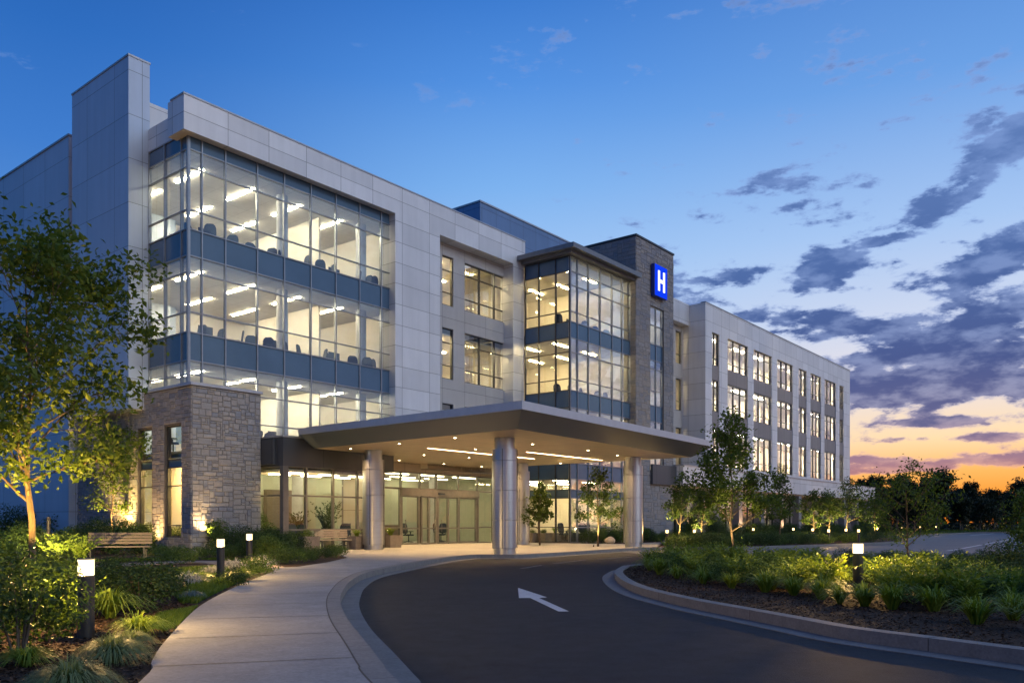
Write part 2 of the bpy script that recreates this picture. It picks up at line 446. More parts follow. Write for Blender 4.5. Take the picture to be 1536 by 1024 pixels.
def wall_open(mb, axis, fix, thick, u0, u1, z0, z1, ops, mi=0):
    """a wall of real thickness with openings and their reveals"""
    us = sorted({u0, u1} | {v for o in ops for v in o[:2] if u0 <= v <= u1})
    zs = sorted({z0, z1} | {v for o in ops for v in o[2:] if z0 <= v <= z1})
    def hole(i, j):
        if i < 0 or j < 0 or i >= len(us) - 1 or j >= len(zs) - 1: return True
        cu, cz = (us[i] + us[i + 1]) / 2, (zs[j] + zs[j + 1]) / 2
        return any(o[0] < cu < o[1] and o[2] < cz < o[3] for o in ops)
    w0, w1 = fix, fix + thick
    for i in range(len(us) - 1):
        for j in range(len(zs) - 1):
            if hole(i, j): continue
            a, b, c, d = us[i], us[i + 1], zs[j], zs[j + 1]
            mb.face([P(axis, a, w0, c), P(axis, b, w0, c), P(axis, b, w0, d), P(axis, a, w0, d)], mi)
            mb.face([P(axis, b, w1, c), P(axis, a, w1, c), P(axis, a, w1, d), P(axis, b, w1, d)], mi)
            if hole(i - 1, j): mb.face([P(axis, a, w0, c), P(axis, a, w0, d), P(axis, a, w1, d), P(axis, a, w1, c)], mi)
            if hole(i + 1, j): mb.face([P(axis, b, w0, c), P(axis, b, w1, c), P(axis, b, w1, d), P(axis, b, w0, d)], mi)
            if hole(i, j - 1): mb.face([P(axis, a, w0, c), P(axis, a, w1, c), P(axis, b, w1, c), P(axis, b, w0, c)], mi)
            if hole(i, j + 1): mb.face([P(axis, a, w0, d), P(axis, b, w0, d), P(axis, b, w1, d), P(axis, a, w1, d)], mi)

def ashlar(mb, axis, fix, u0, u1, z0, z1, ops, cw=.15, ch=.135, mi=0, deep=.045, rng=random, clip=None):
    """random coursed stone: every block is its own chamfered face standing off the mortar"""
    nu, nz = max(1, round((u1 - u0) / cw)), max(1, round((z1 - z0) / ch))
    du, dz = (u1 - u0) / nu, (z1 - z0) / nz
    used = [[False] * nz for _ in range(nu)]
    for i in range(nu):
        for j in range(nz):
            cu, cz = u0 + (i + .5) * du, z0 + (j + .5) * dz
            if any(o[0] - .02 < cu < o[1] + .02 and o[2] - .02 < cz < o[3] + .02 for o in ops): used[i][j] = True
    for j in range(nz):
        for i in range(nu):
            if used[i][j]: continue
            w, h = rng.choice((2, 3, 3, 4, 5, 6)), rng.choice((1, 1, 2, 2, 2, 3))
            w0 = 0
            while w0 < w and i + w0 < nu and not used[i + w0][j]: w0 += 1
            h0 = 1
            while h0 < h and j + h0 < nz and not any(used[i + k][j + h0] for k in range(w0)): h0 += 1
            for x in range(w0):
                for y in range(h0): used[i + x][j + y] = True
            g = .006
            a, b, c, d = u0 + i * du + g, u0 + (i + w0) * du - g, z0 + j * dz + g, z0 + (j + h0) * dz - g
            r = fix - rng.uniform(deep * .35, deep); e = rng.uniform(.012, .028)
            j1 = lambda: rng.uniform(-.006, .006)
            q0 = [P(axis, a, fix, c), P(axis, b, fix, c), P(axis, b, fix, d), P(axis, a, fix, d)]
            q1 = [P(axis, a + e + j1(), r + j1(), c + e + j1()), P(axis, b - e + j1(), r + j1(), c + e + j1()),
                  P(axis, b - e + j1(), r + j1(), d - e + j1()), P(axis, a + e + j1(), r + j1(), d - e + j1())]
            n = len(mb.v); mb.v += q0 + q1
            for q in ((4, 5, 6, 7), (0, 1, 5, 4), (1, 2, 6, 5), (2, 3, 7, 6), (3, 0, 4, 7)):
                mb.f.append(tuple(n + k for k in q)); mb.m.append(mi); mb.s.append(False)

def pane(mb, axis, fix, a, b, c, d, jit=.004, mi=0):
    j = lambda: fix + random.uniform(-jit, jit)
    mb.face([P(axis, a, j(), c), P(axis, b, j(), c), P(axis, b, j(), d), P(axis, a, j(), d)], mi)

def glazing(name, axis, fix, us, zs, opaque=(), faded=(), glass='glass', frame='frame', w=.055, out=.055, parent=None, dark_cols=(), jit=.004):
    """mullion grid (one mesh) with its glass, frosted and opaque panes as sub-parts"""
    us, zs = sorted(us), sorted(zs)
    fr = MB()
    for u in us: bx(fr, axis, u - w / 2, u + w / 2, fix - out, fix + .09, zs[0], zs[-1])
    for i in range(len(us) - 1):
        for z in zs:
            h = w * .42
            bx(fr, axis, us[i] + w / 2, us[i + 1] - w / 2, fix - out * .72, fix + .07, z - h, z + h)
    o = part(name, fr, M[frame], parent)
    g, s, fd = MB(), MB(), MB()
    for i in range(len(us) - 1):
        for j in range(len(zs) - 1):
            r = (us[i] + .002, us[i + 1] - .002, zs[j] + .002, zs[j + 1] - .002)
            if j in opaque: pane(s, axis, fix + .012, *r, jit=.003)
            elif j in faded: pane(fd, axis, fix + .012, *r, jit=jit)
            else: pane(g, axis, fix + .012, *r, jit=jit)
    if g.v: part('glass', g, M[glass], o)
    if fd.v: part('frosted_glass', fd, M['glass_fade'], o)
    if s.v: part('spandrel_panel', s, M['spandrel'], o)
    return o

def room(a0, a1, b0, b1, z0, z1, open_front=True, open_left=False, wall='inwall', lights=(), lmat='strip', cols=(), parts=(), t=.06, doors=()):
    """a lit storey behind the glass: back and side walls, floor, ceiling, hung light strips, round columns"""
    w = MB()
    w.box(a0, a1, b1, b1 + t, z0, z1)
    w.box(a1, a1 + t, b0, b1, z0, z1)
    if not open_left: w.box(a0 - t, a0, b0, b1, z0, z1)
    if not open_front: w.box(a0, a1, b0 - t, b0, z0, z1)
    for (p0, p1, q0, q1, zt) in parts: w.box(p0, p1, q0, q1, z0 + .004, zt)
    o = part('room', w, M[wall])
    c = MB(); c.box(a0, a1, b0, b1, z1, z1 + t); part('ceiling', c, M['ceil'], o)
    c = MB(); c.box(a0, a1, b0, b1, z0 - t, z0); part('floor', c, M['carpet'], o)
    for (x, y) in cols:
        c = MB(); c.lathe([(.27, z0), (.27, z1)], 20, x, y); part('column', c, M['incol'], o)
    if doors:
        for q, (x, wd, zt, mt) in enumerate(doors):
            c = MB(); c.box(x, x + wd, b1 - .05, b1 - .004, z0 + (.01 if mt == 'door_in' else 1.1), z0 + zt); part('interior_door' if mt == 'door_in' else 'wall_board', c, M[mt], o)
    for (x, y, lx, ly) in lights:
        c = MB(); c.box(x - lx / 2, x + lx / 2, y - ly / 2, y + ly / 2, z1 - .05, z1 - .012); part('ceiling_light', c, M[lmat], o)
    return o

# ---------------------------------------------------------------- key lines
A0, BG = 18.52, 31.97            # glass corner of the main block
BF = 31.52                       # face of the white frame
BR = BF + .75                    # recessed window wall
ZT = 18.88                       # parapet
A_GL1 = pa(588, BG)              # right end of the big curtain wall
A_W0 = pa(593, BF)
A_W1 = pa(660, BF)
A_R1 = pa(770, BF)
A_BAY = pa(787, BF)              # left face of the bay
B_BAY = pb(855, A_BAY)
A_BAY1 = pa(945, B_BAY)
B_TW = pb(954, A_BAY1)
A_TW1 = pa(1010, B_TW)
A_WG, B_WG = 61.0, 28.9
A_WG1 = 98.9
FL = (4.4, 8.75, 13.05)          # floor levels
CE = (8.05, 12.42, 16.9)         # ceilings
STEP = lambda a, b, n: [a + (b - a) * i / n for i in range(n + 1)]

# ---------------------------------------------------------------- main glass block
us = [A0] + [pa(p, BG) for p in (302.5, 337.7, 385.5, 426, 466, 503.4, 539, 571.4)] + [A_W0 + .42]
zs = [4.7, 5.75, 7.0, 7.55, 8.13, 9.31, 10.15, 11.8, 12.5, 13.6, 14.4, 16.17, 16.93, 17.62]
glazing('curtain_wall', 'a', BG, us, zs, opaque=(4, 8, 12), faded=(3, 7, 11))
ul = [BG + .002] + [pb(p, A0) for p in (272.4, 247.8, 224)]
B_FIN = pb(224, A0)
glazing('curtain_wall', 'b', A0, ul, [z for z in zs if z > 6.5], opaque=(2, 6, 10), faded=(1, 5, 9))
AE = A_W0 + .35
for k in range(3):
    z0, z1 = FL[k], CE[k]
    ls = [(x, y, .085, 2.2) for x in (20.0, 22.6, 25.2, 27.8) for y in (34.4, 38.0)]
    room(A0 + .12, AE, BG + .15, 40.6, z0, z1, open_left=True, lights=ls , lmat=('strip2', 'strip', 'strip2')[k], doors=[((20.2, 1.0, 2.15, 'door_in'), (22.1, 1.8, 2.2, 'board'), (25.4, 1.0, 2.15, 'door_in'), (27.2, 1.3, 2.0, 'board'), (29.4, 1.0, 2.15, 'door_in'))[(q + k) % 5] for q in range(4)],
         cols=[(24.0, 33.1), (28.9, 33.1)], parts=[(AE - 3.4, AE - 3.3, 33.9, 40.5, z1 - .003)])
m = MB()
m.box(A0 + .13, AE, BG + .35, 40.5, 17.02, 18.35)
m.box(A0 + .1, AE, B_FIN, 41.4, FL[0] - .3, 18.3) if False else None
part('roof', m, M['coping'])
m = MB()                                                   # left wall behind the fin
m.box(A0 + .02, A0 + .1, B_FIN, 41.4, 6.9, 18.4)
part('wall', m, M['panel_side'])

# white frame: fascia, right pier, parapet over the recess
m = MB()
AL = A0 - .45
m.box(AL, A_W0, BF, BF + .42, 17.45, ZT)
m.box(AL, AL + .42, BF + .42, BF + 1.25, 17.45, ZT - .002)
m.box(A_W0, A_W1, BF, BF + 1.0, 5.25, ZT - .001)
m.box(A_W1, A_BAY + .05, BF, BF + 1.0, 17.25, ZT)
m.box(A_R1, A_BAY - .06, BF, BF + 1.0, 4.7, 17.25)
m.box(A0 - .04, A0 + .3, BF + 1.25, B_FIN - .002, 17.65, ZT - .25)
part('white_frame', m, M['panel'])
m = MB()
m.box(AL - .03, A_BAY + .06, BF - .03, BF + 1.03, ZT + .001, ZT + .07)
part('coping', m, M['coping'])
m = MB()                                                   # soffit behind the fascia
m.box(AL + .42, A_W0, BF + .42, BG + .4, 17.63, 17.75)
part('fascia_soffit', m, M['frame_dark'])

# fin wall and rear wing at the left
m = MB()
AF = A0 - .93
BFE = pb(108, AF)
m.box(AF, A0 + .018, B_FIN, BFE, 6.3, 21.5)
part('fin_wall', m, M['panel_side'])
m = MB(); m.box(AF - .03, A0 + .05, B_FIN - .03, BFE + .03, 21.502, 21.58); part('coping', m, M['coping'])
m = MB()
m.box(A0 - .65, A0 + 20, BFE + 1.0, BFE + 34, 0, 20.0)
m.box(A0 - .1, A0 + 4, BFE - .5, BFE + 1.0, 0, 19.4)
part('rear_wing_wall', m, M['panel_side'])
m = MB(); m.box(A0 - .7, A0 + 20, BFE + .95, BFE + 34, 20.002, 20.09); part('coping', m, M['coping'])
m = MB(); m.box(A0 + .3, A0 + 7, 36.4, 42, 18.0, 20.5); part('roof_screen', m, M['panel'])
m = MB()
ap = pa(720, 36.0)
m.box(ap, ap + 17, 36.0, 46, 18.4, 22.75)
part('roof_penthouse', m, M['pent'])
m = MB(); m.box(ap - .06, ap + 17.06, 35.94, 46.06, 22.752, 22.86); part('coping', m, M['coping'])

# recessed window wall
nar = (pa(663.5, BR), pa(680, BR)); wid = (pa(697, BR), pa(765, BR))
zrow = ((13.75, 16.56), (9.56, 12.46), (5.45, 8.16))
ops = [(u[0], u[1], z[0], z[1]) for u in (nar, wid) for z in zrow]
m = MB(); wall_open(m, 'a', BR, .22, A_W1 - .01, A_R1 + .01, 4.72, 17.26, ops); part('wall', m, M['panel_grey'])
for z in zrow:
    h = z[1] - z[0]
    glazing('window', 'a', BR + .12, [nar[0] + .03, nar[1] - .03], [z[0] + .03, z[0] + h * .27, z[0] + h * .72, z[1] - .03], frame='frame_dark', glass='glass')
    glazing('window', 'a', BR + .12, STEP(wid[0] + .03, wid[1] - .03, 3), [z[0] + .03, z[0] + h * .25, z[0] + h * .74, z[1] - .03], frame='frame_dark', glass='glass_bay')
for k in range(3):
    room(A_W1 + .05, A_BAY - .06, BR + .24, 38.6, FL[k], CE[k] - .3, lights=[(x, y, 1.7, .2) for x in (34.6, 37.4) for y in (33.6, 35.9)], lmat='strip_warm')
    for (c0, c1) in ((.06, .30), (.47, .60), (.86, .98)):
        c = MB()
        x0, x1 = wid[0] + (wid[1] - wid[0]) * c0, wid[0] + (wid[1] - wid[0]) * c1
        n = 9
        for i in range(n):
            xa, xb = x0 + (x1 - x0) * i / n, x0 + (x1 - x0) * (i + 1) / n
            yy = BR + .52 + (.05 if i % 2 else 0)
            c.box(xa, xb, yy, yy + .02, FL[k] + .1, CE[k] - .35)
        if c0 != .47 or k == 0: part('curtain', c, M['curtain'])
m = MB(); m.box(A0 + .2, A_BAY + 12.5, 41.42, 43.5, .2, 18.3); m.box(AE + .1, A_BAY + 8, 38.8, 41.3, 4.3, 18.2); part('core_wall', m, M['panel_grey'])
m = MB(); m.box(AE + .12, A_BAY + .1, BR + .26, 41.4, 17.3, 18.3); part('roof', m, M['coping'])

# ---------------------------------------------------------------- projecting glass bay
bl = [B_BAY + .002] + [pb(p, A_BAY) for p in (833.5, 808.2, 788)]
bf = [A_BAY] + [pa(p, B_BAY) for p in (865.8, 882.3, 899.9, 917.8, 932.6)] + [A_BAY1]
zb = [.2, 1.1, 2.85, 3.35, 4.0, 4.95, 5.8, 7.0, 7.55, 8.28, 9.31, 10.0, 11.6, 12.46, 13.42, 14.05, 15.62, 16.45, 17.32]
glazing('bay_curtain_wall', 'a', B_BAY, bf, zb, opaque=(2, 4, 9, 13), faded=(17,), glass='glass_bay')
glazing('bay_curtain_wall', 'b', A_BAY, bl, zb, opaque=(2, 4, 9, 13, 17), glass='glass', frame='frame_dark')
for k, (z0, z1) in enumerate(((.18, 4.0), (4.6, 8.2), (8.8, 12.5), (13.0, 17.3))):
    room(A_BAY + .14, A_BAY1 - .12, B_BAY + .14, 36.5, z0, z1, open_left=True, lmat='strip_warm',
         lights=[(x, y, 1.5, .12) for x in (A_BAY + 1.6, A_BAY + 4.9) for y in (B_BAY + 1.8, B_BAY + 4.0, B_BAY + 6.2)])
m = MB()
m.box(A_BAY - .8, A_BAY1 + .1, B_BAY - .8, BF - .035, 17.52, 17.80)
m.box(A_BAY - .4, A_BAY1 + .05, B_BAY - .4, BF - .035, 17.36, 17.52)
part('bay_roof', m, M['roofedge'])

# ---------------------------------------------------------------- stone tower with the sign
tz = 20.35
tw0, tw1 = pa(975.5, B_TW), pa(995.5, B_TW)
top = [(tw0, tw1, 4.9, 16.15)]
m = MB()
wall_open(m, 'a', B_TW, .3, A_BAY1, A_TW1, .1, tz, top)
m.box(A_BAY1, A_BAY1 + .25, B_TW + .3, 32.2, .1, tz)
m.box(A_TW1 - .25, A_TW1, B_TW + .3, 32.2, .1, tz)
m.box(A_BAY1 + .25, A_TW1 - .25, 31.9, 32.2, .1, tz)
tower = part('tower_wall', m, M['mortar'])
m = MB()
rg = random.Random(3)
ashlar(m, 'a', B_TW, A_BAY1, A_TW1, .15, tz - .05, top, cw=.16, ch=.13, rng=rg, deep=.03)
ashlar(m, 'b', A_BAY1, B_TW, 32.2, .15, tz - .05, [], cw=.16, ch=.13, rng=rg, deep=.03)
part('stone_facing', m, M['stone_tower'], tower)
m = MB(); m.box(A_BAY1 - .06, A_TW1 + .06, B_TW - .06, 32.26, tz, tz + .12); part('coping', m, M['frame_dark'], tower)
glazing('tower_window', 'a', B_TW + .12, STEP(tw0 + .03, tw1 - .03, 2), [4.93, 6.2, 7.5, 8.3, 9.4, 10.4, 11.9, 12.5, 13.6, 14.9, 16.12][::1], opaque=(3, 7), faded=(8,), glass='glass_bay')
for k in range(3):
    room(A_BAY1 + .4, A_TW1 - .4, B_TW + .4, 31.6, FL[k], CE[k] - .2, lights=[(A_BAY1 + 2.5, B_TW + 2.0, 1.4, .2)], lmat='strip')
m = MB(); m.box(pa(975, B_TW), A_TW1 + .6, B_TW - .22, B_TW - .06, 4.0, 5.35); part('metal_band', m, M['darkmetal'])

# ---------------------------------------------------------------- link and long wing
BL = 30.9
lw0, lw1 = pa(1013.5, BL), pa(1022, BL)
zw = ((14.15, 16.75), (10.4, 12.95), (6.0, 9.0))
lops = [(lw0, lw1, z[0], z[1]) for z in zw]
m = MB(); wall_open(m, 'a', BL, .25, A_TW1 + .01, A_WG, .1, 17.2, lops); part('link_wall', m, M['panel_grey'])
m = MB(); m.box(A_TW1 + .01, A_WG - .01, BL - .6, BL + 1, 17.21, 18.9); part('link_parapet', m, M['panel_wing'])
for z in zw: glazing('window', 'a', BL + .12, [lw0 + .03, lw1 - .03], [z[0] + .03, z[0] + (z[1] - z[0]) * .3, z[1] - .03], frame='frame_dark', glass='glass')
for z in zw: room(A_TW1 + .3, A_WG - .1, BL + .3, 34.0, z[0] - .8, z[1] + .2, lights=[(57, 32.5, 1.6, .2)], lmat='strip_warm')
wc = [(1068, 1079), (1091.4, 1122), (1130.5, 1157.7), (1166, 1189.3), (1198, 1210), (1215.8, 1231.7), (1236.7, 1254), (1259.3, 1265.5)]
wcols = [(pa(p, B_WG), pa(q, B_WG)) for p, q in wc]
wops = [(c[0], c[1], 6.0, 16.75) for c in wcols]
m = MB()
wall_open(m, 'a', B_WG, .35, A_WG, A_WG1, 4.9, ZT, wops)
m.box(A_WG, A_WG + .3, B_WG + .35, BL + .6, 4.9, ZT)
m.box(A_WG1 - .3, A_WG1, B_WG + .35, 46, .1, ZT)
part('wing_wall', m, M['panel_wing'])
m = MB(); m.box(A_WG - .04, A_WG1 + .04, B_WG - .04, B_WG + .4, ZT + .002, ZT + .08); part('coping', m, M['coping'])
m = MB()
for c in wcols:
    for (z0, z1) in ((9.0, 10.4), (12.95, 14.15)): m.box(c[0] + .002, c[1] - .002, B_WG + .07, B_WG + .3, z0, z1)
part('taupe_spandrel', m, M['taupe'])
rg = random.Random(11)
for ci, c in enumerate(wcols):
    n = 3 if c[1] - c[0] > 1.6 else (2 if c[1] - c[0] > 1.2 else 1)
    if ci in (1, 2, 3, 5, 6): n = 3
    elif ci == 4: n = 2
    for z in zw:
        h = z[1] - z[0]
        wn = glazing('window', 'a', B_WG + .16, STEP(c[0] + .03, c[1] - .03, n), [z[0] + .03, z[0] + h * .22, z[0] + h * .76, z[1] - .03], frame='frame_dark', glass='glass_wing', w=.048)
        cu = MB()
        for i in range(n):
            x0 = c[0] + (c[1] - c[0]) * i / n; wdt = (c[1] - c[0]) / n
            fr = rg.choice((.8, .9, .97, .97))
            k = max(3, int(wdt * fr / .09))
            for q in range(k):
                xa = x0 + wdt * .02 + wdt * fr * q / k
                yy = B_WG + .50 + (.045 if q % 2 else 0)
                cu.box(xa, xa + wdt * fr / k, yy, yy + .018, z[0] - .25, z[1] - .02 + .15)
        part('curtain', cu, M['curtain'], wn)
for z in zw:
    room(A_WG + .4, A_WG1 - .4, B_WG + .38, 33.4, z[0] - .6, z[1] + .5, lights=[(A_WG + 2.4 + 4.7 * i, 31.2, 2.6, .3) for i in range(8)], lmat='strip_wing')
m = MB()
m.box(A_WG - .2, A_WG1 - .3, 34.1, 46, .1, 18.4)
m.box(A_WG + .32, A_WG1 - .32, B_WG + .36, 34.05, 17.4, 18.2)
m.box(A_TW1, A_WG - .25, 34.4, 46, .1, 18.3)
m.box(A_BAY + .2, A_TW1 - .05, 36.7, 46, .1, 18.2)
part('core_wall', m, M['panel_grey'])
# podium along the wing
AP, BP, AP1 = 53.2, 26.9, 101.8
m = MB()
m.box(AP, AP1, BP, B_WG - .02, 4.0, 5.42)
part('podium_fascia', m, M['panel_wing'])
m = MB(); m.box(AP - .05, AP1 + .05, BP - .05, B_WG - .03, 5.422, 5.5); part('coping', m, M['coping'])
m = MB()
m.box(AP + .2, AP1 - .2, BP + .25, B_WG - .1, 3.88, 3.998)
part('podium_soffit', m, M['soffit'])
pw = [AP + 1.2 + 4.55 * i for i in range(11)]
pops = [(x + .9, x + 3.6, .3, 3.3) for x in pw]
m = MB(); wall_open(m, 'a', B_WG + .3, .2, AP, AP1, .1, 4.0, pops); part('podium_wall', m, M['taupe'])
for x in pw:
    glazing('podium_window', 'a', B_WG + .4, STEP(x + .93, x + 3.57, 2), [.33, 2.5, 3.27], frame='frame_dark', glass='glass_wing')
room(AP + .2, AP1 - .2, B_WG + .55, 33.0, .18, 3.7, lights=[(AP + 3.5 + 9.1 * i, 31.0, 1.6, .2) for i in range(5)], lmat='strip_lobby')
for x in pw + [AP1 - .6]:
    m = MB(); m.box(x - .35, x + .35, BP + .12, BP + .75, .13, 3.87); part('podium_pier', m, M['stone_tower'])

# ---------------------------------------------------------------- stone base at the left corner
AS, BS, ZS = 18.3, 31.3, 7.0
AS1 = pa(391, BS)
BSL = 43.5
win_b = [(pb(273, AS), pb(247, AS)), (pb(228, AS), pb(207, AS))]
sops = [(w[0], w[1], .75, 5.45) for w in win_b]
m = MB()
wall_open(m, 'b', AS, .3, BS + .0, BSL, .1, ZS, sops)
m.box(AS + .3, AS1, BS, BS + .3, .1, ZS)
m.box(AS1 - .3, AS1, BS + .3, BG + .05, .1, ZS)
base = part('stone_base', m, M['mortar'])
m = MB(); rg = random.Random(5)
ashlar(m, 'b', AS, BS, BSL, .1, ZS - .02, sops, rng=rg, cw=.098, ch=.092)
ashlar(m, 'a', BS, AS, AS1, .1, ZS - .02, [], rng=rg, cw=.098, ch=.092)
part('stone_facing', m, M['stone'], base)
m = MB()
m.box(AS - .1, AS1 + .05, BS - .1, BG - .06, ZS, ZS + .12)
m.box(AS - .1, A0 - .06, BG - .06, B_FIN - .01, ZS, ZS + .12)
part('coping', m, M['coping'], base)
for w in win_b:
    glazing('tall_window', 'b', AS + .16, [w[0] + .03, w[1] - .03], [.78, 1.25, 2.92, 3.7, 4.02, 5.42], opaque=(3,), frame='frame_dark', glass='glass')
room(AS + .5, AS + 3.0, BS + .5, 40.5, .2, 4.1, open_left=True, open_front=False, lights=[(x, y, .14, 1.4) for x in (19.5, 20.7) for y in (33.2, 36.4)], lmat='strip_stone')

# ---------------------------------------------------------------- lobby and entrance
AL0, BLB = AS1 + .02, 29.9
AL0 = pa(425, BLB)
AV0 = pa(577, BLB)
BV = 33.0
AVE = A_BAY - .15
m = MB()
m.box(AL0, AV0 + .6, BLB, BV + .4, 3.82, 5.06)
m.box(AS1 + .01, AL0, BLB + .5, BV + .2, 3.9, 5.0) if AS1 + .01 < AL0 else None
part('lobby_fascia', m, M['darkmetal'])
m = MB(); m.box(AL0 - .05, AV0 + .63, BLB - .05, BV + .45, 5.062, 5.14); part('coping', m, M['coping'])
lu = [AL0 + .12] + [pa(p, BLB) for p in (461, 501.5, 538)] + [AV0]
glazing('lobby_curtain_wall', 'a', BLB + .1, lu, [.17, 1.05, 2.55, 3.82], frame='bronze', glass='glass_lobby', w=.09)
glazing('lobby_curtain_wall', 'b', AL0 + .12, [BLB + .1, BS - .02 + .7], [.17, 1.05, 2.55, 3.82], frame='bronze', glass='glass_lobby', w=.09)
m = MB(); m.box(AL0 - .02, AL0 + .26, BLB - .02, BLB + .22, .15, 3.82); part('corner_post', m, M['bronze'])
# vestibule front
vu = [AV0 + .12, pa(603, BV), pa(631.5, BV), pa(656, BV), pa(689, BV), pa(717.5, BV), pa(741, BV), pa(762, BV), AVE]
m = MB(); m.box(AV0 + .1, AVE, BV + .02, BV + .3, 4.18, 5.2); part('entrance_header', m, M['doorpanel'])
glazing('entrance_transom', 'a', BV + .1, vu, [3.28, 4.17], frame='bronze', glass='glass_lobby', w=.08)
m = MB(); m.box(vu[1] - .04, vu[5] + .04, BV - .06, BV + .24, 2.86, 3.24); part('door_header', m, M['bronze'])
m = MB(); m.box((vu[2] + vu[4]) / 2 - .25, (vu[2] + vu[4]) / 2 + .25, BV - .12, BV - .062, 2.98, 3.08); part('door_sensor', m, M['screen'])
glazing('entrance_side_glass', 'a', BV + .1, [vu[0], vu[1] - .06], [.17, 1.1, 3.24], frame='bronze', glass='glass_lobby', w=.08)
glazing('entrance_side_glass', 'a', BV + .1, [vu[5] + .06] + vu[6:], [.17, 1.1, 3.24], frame='bronze', glass='glass_lobby', w=.08)
for i in range(1, 5):
    y = BV + (.12 if i in (1, 4) else .04)
    d = glazing('entrance_door', 'a', y, [vu[i] + .07, (vu[i] + vu[i + 1]) / 2, vu[i + 1] - .07] if i in (2, 3) else [vu[i] + .07, vu[i + 1] - .07], [.2, 1.05, 2.83], frame='bronze', glass='glass_lobby', w=.1)
    h = MB()
    xx = vu[i] + .28 if i in (1, 3) else vu[i + 1] - .28
    h.tube([(xx, y - .13, .85), (xx, y - .13, 1.55)], [.018, .018], 8)
    h.box(xx - .012, xx + .012, y - .13, y - .05, .9, .93); h.box(xx - .012, xx + .012, y - .13, y - .05, 1.47, 1.5)
    part('door_handle', h, M['bronze'], d)
lob = room(AS1 + .4, A_BAY - .02, BV + .35, 39.5, .165, 4.15, wall='inwall_green',
     lights=[(x, y, 2.0, .12) for x in (23.5, 26.4, 29.3, 32.2, 35.1, 38.0) for y in (34.0, 36.4, 38.6)] , lmat='strip_lobby',
     cols=[(26, 34.6), (30.8, 36.2), (36.5, 35.2)], doors=((23.4, 1.6, 2.4, 'board'), (25.6, 1.0, 2.15, 'door_in'), (31.2, 1.0, 2.2, 'door_in'), (33.0, 2.2, 2.3, 'board'), (36.8, 1.0, 2.2, 'door_in')), parts=[(30.2, 30.4, 36.5, 39.3, 3.0), (33.5, 36.0, 37.6, 37.8, 2.6)])
m = MB(); m.box(AL0 + .3, AV0, BLB + .25, BV + .35, 3.62, 3.72); cf = part('ceiling', m, M['ceil'], lob)
for x in (23.2, 25.0, 26.8):
    for y in (30.9, 32.2):
        c = MB(); c.box(x - .55, x + .55, y - .07, y + .07, 3.56, 3.608); part('ceiling_light', c, M['strip_lobby'], lob)
m = MB(); m.box(AL0 + .2, AV0 + .1, BLB + .2, BV + .3, .155, .163); m.box(AV0 + .1, AVE, BV + .15, BV + .3, .155, .163); part('floor', m, M['carpet'], lob)
m = MB(); m.box(AV0 + .05, AV0 + .18, BLB + .2, BV + .02, .16, 3.8); part('return_wall', m, M['doorpanel'])
# feature wall, warm wood
m = MB(); m.box(27.2, 29.6, 38.9, 39.2, .17, 3.2); part('timber_panel', m, M['wood'], lob)

# ---------------------------------------------------------------- the sign on the tower
sg = thing('hospital_sign', 'square blue illuminated sign with a white letter H on the stone tower', 'sign', (*xy((tw0 + tw1) / 2 - .1, B_TW), 0), ANG)
hw, s0, s1 = .90, 16.75, 18.95
m = MB()
m.box(-hw, hw, -.36, -.05, s0, s1)
sb = m.build('sign_casing', M['sign_side'], sg)
m = MB(); m.box(-hw + .05, hw - .05, -.375, -.352, s0 + .05, s1 - .05); m.build('sign_face', M['signblue'], sg)
bv = sb.modifiers.new('bevel', 'BEVEL'); bv.width = .06; bv.segments = 2
m = MB()
lw, lh, st = .46, .68, .21
zc = (s0 + s1) / 2
m.box(-lw, -lw + st, -.42, -.378, zc - lh, zc + lh)
m.box(lw - st, lw, -.42, -.378, zc - lh, zc + lh)
m.box(-lw + st, lw - st, -.42, -.378, zc - .11, zc + .11)
m.build('letter', M['signwhite'], sg)

# ================================================================ ENTRANCE CANOPY
CN = thing('entrance_canopy', 'wide flat metal canopy on four round columns over the hospital drop-off', 'canopy', (0, 0, 0), ANG)
ZSOF, ZC1, ZC0 = 4.65, 5.18, 5.47
top_poly = [ab(.34, 27.8), (38.9, 18.0), (38.9, 32.9), (27.75, 32.9), (27.75, 29.82), (22.36, 29.7)]
def inset(poly, ds):
    n = len(poly); out = []
    L = []
    for i in range(n):
        p, q = Vector(poly[i]), Vector(poly[(i + 1) % n])
        d = (q - p).normalized(); nn = Vector((-d.y, d.x))
        L.append((p + nn * ds[i], d))
    for i in range(n):
        (p, d), (q, e) = L[i - 1], L[i]
        k = d.x * e.y - d.y * e.x
        t = ((q.x - p.x) * e.y - (q.y - p.y) * e.x) / k
        r = p + d * t
        out.append((r.x, r.y))
    return out
sof = inset(top_poly, [.85, .85, .02, .02, .02, .85])
mid = inset(top_poly, [.03, .03, .01, .01, .01, .03])
m = MB(); m.prism(top_poly, ZC1, ZC0, bottom=True); part('canopy_roof', m, M['fasciatop'], CN)
m = MB()
for i in range(len(mid)):
    j = (i + 1) % len(mid)
    m.face([(*sof[i], ZSOF), (*sof[j], ZSOF), (*mid[j], ZC1 - .002), (*mid[i], ZC1 - .002)])
part('canopy_fascia', m, M['fascia'], CN)
m = MB(); m.prism(sof, ZSOF, ZSOF + .06, bottom=True); part('canopy_soffit', m, M['soffit'], CN)
m = MB(); m.prism(inset(top_poly, [.25] * 6), ZC0 + .002, ZC0 + .05); part('roof_membrane', m, M['gutter'], CN)
def on(px, d): return ab((px - CX) / F * d, d)
COLS = [on(757, 32.2), on(950, 41.6), on(560, 37.6), on(781.5, 46.0)]
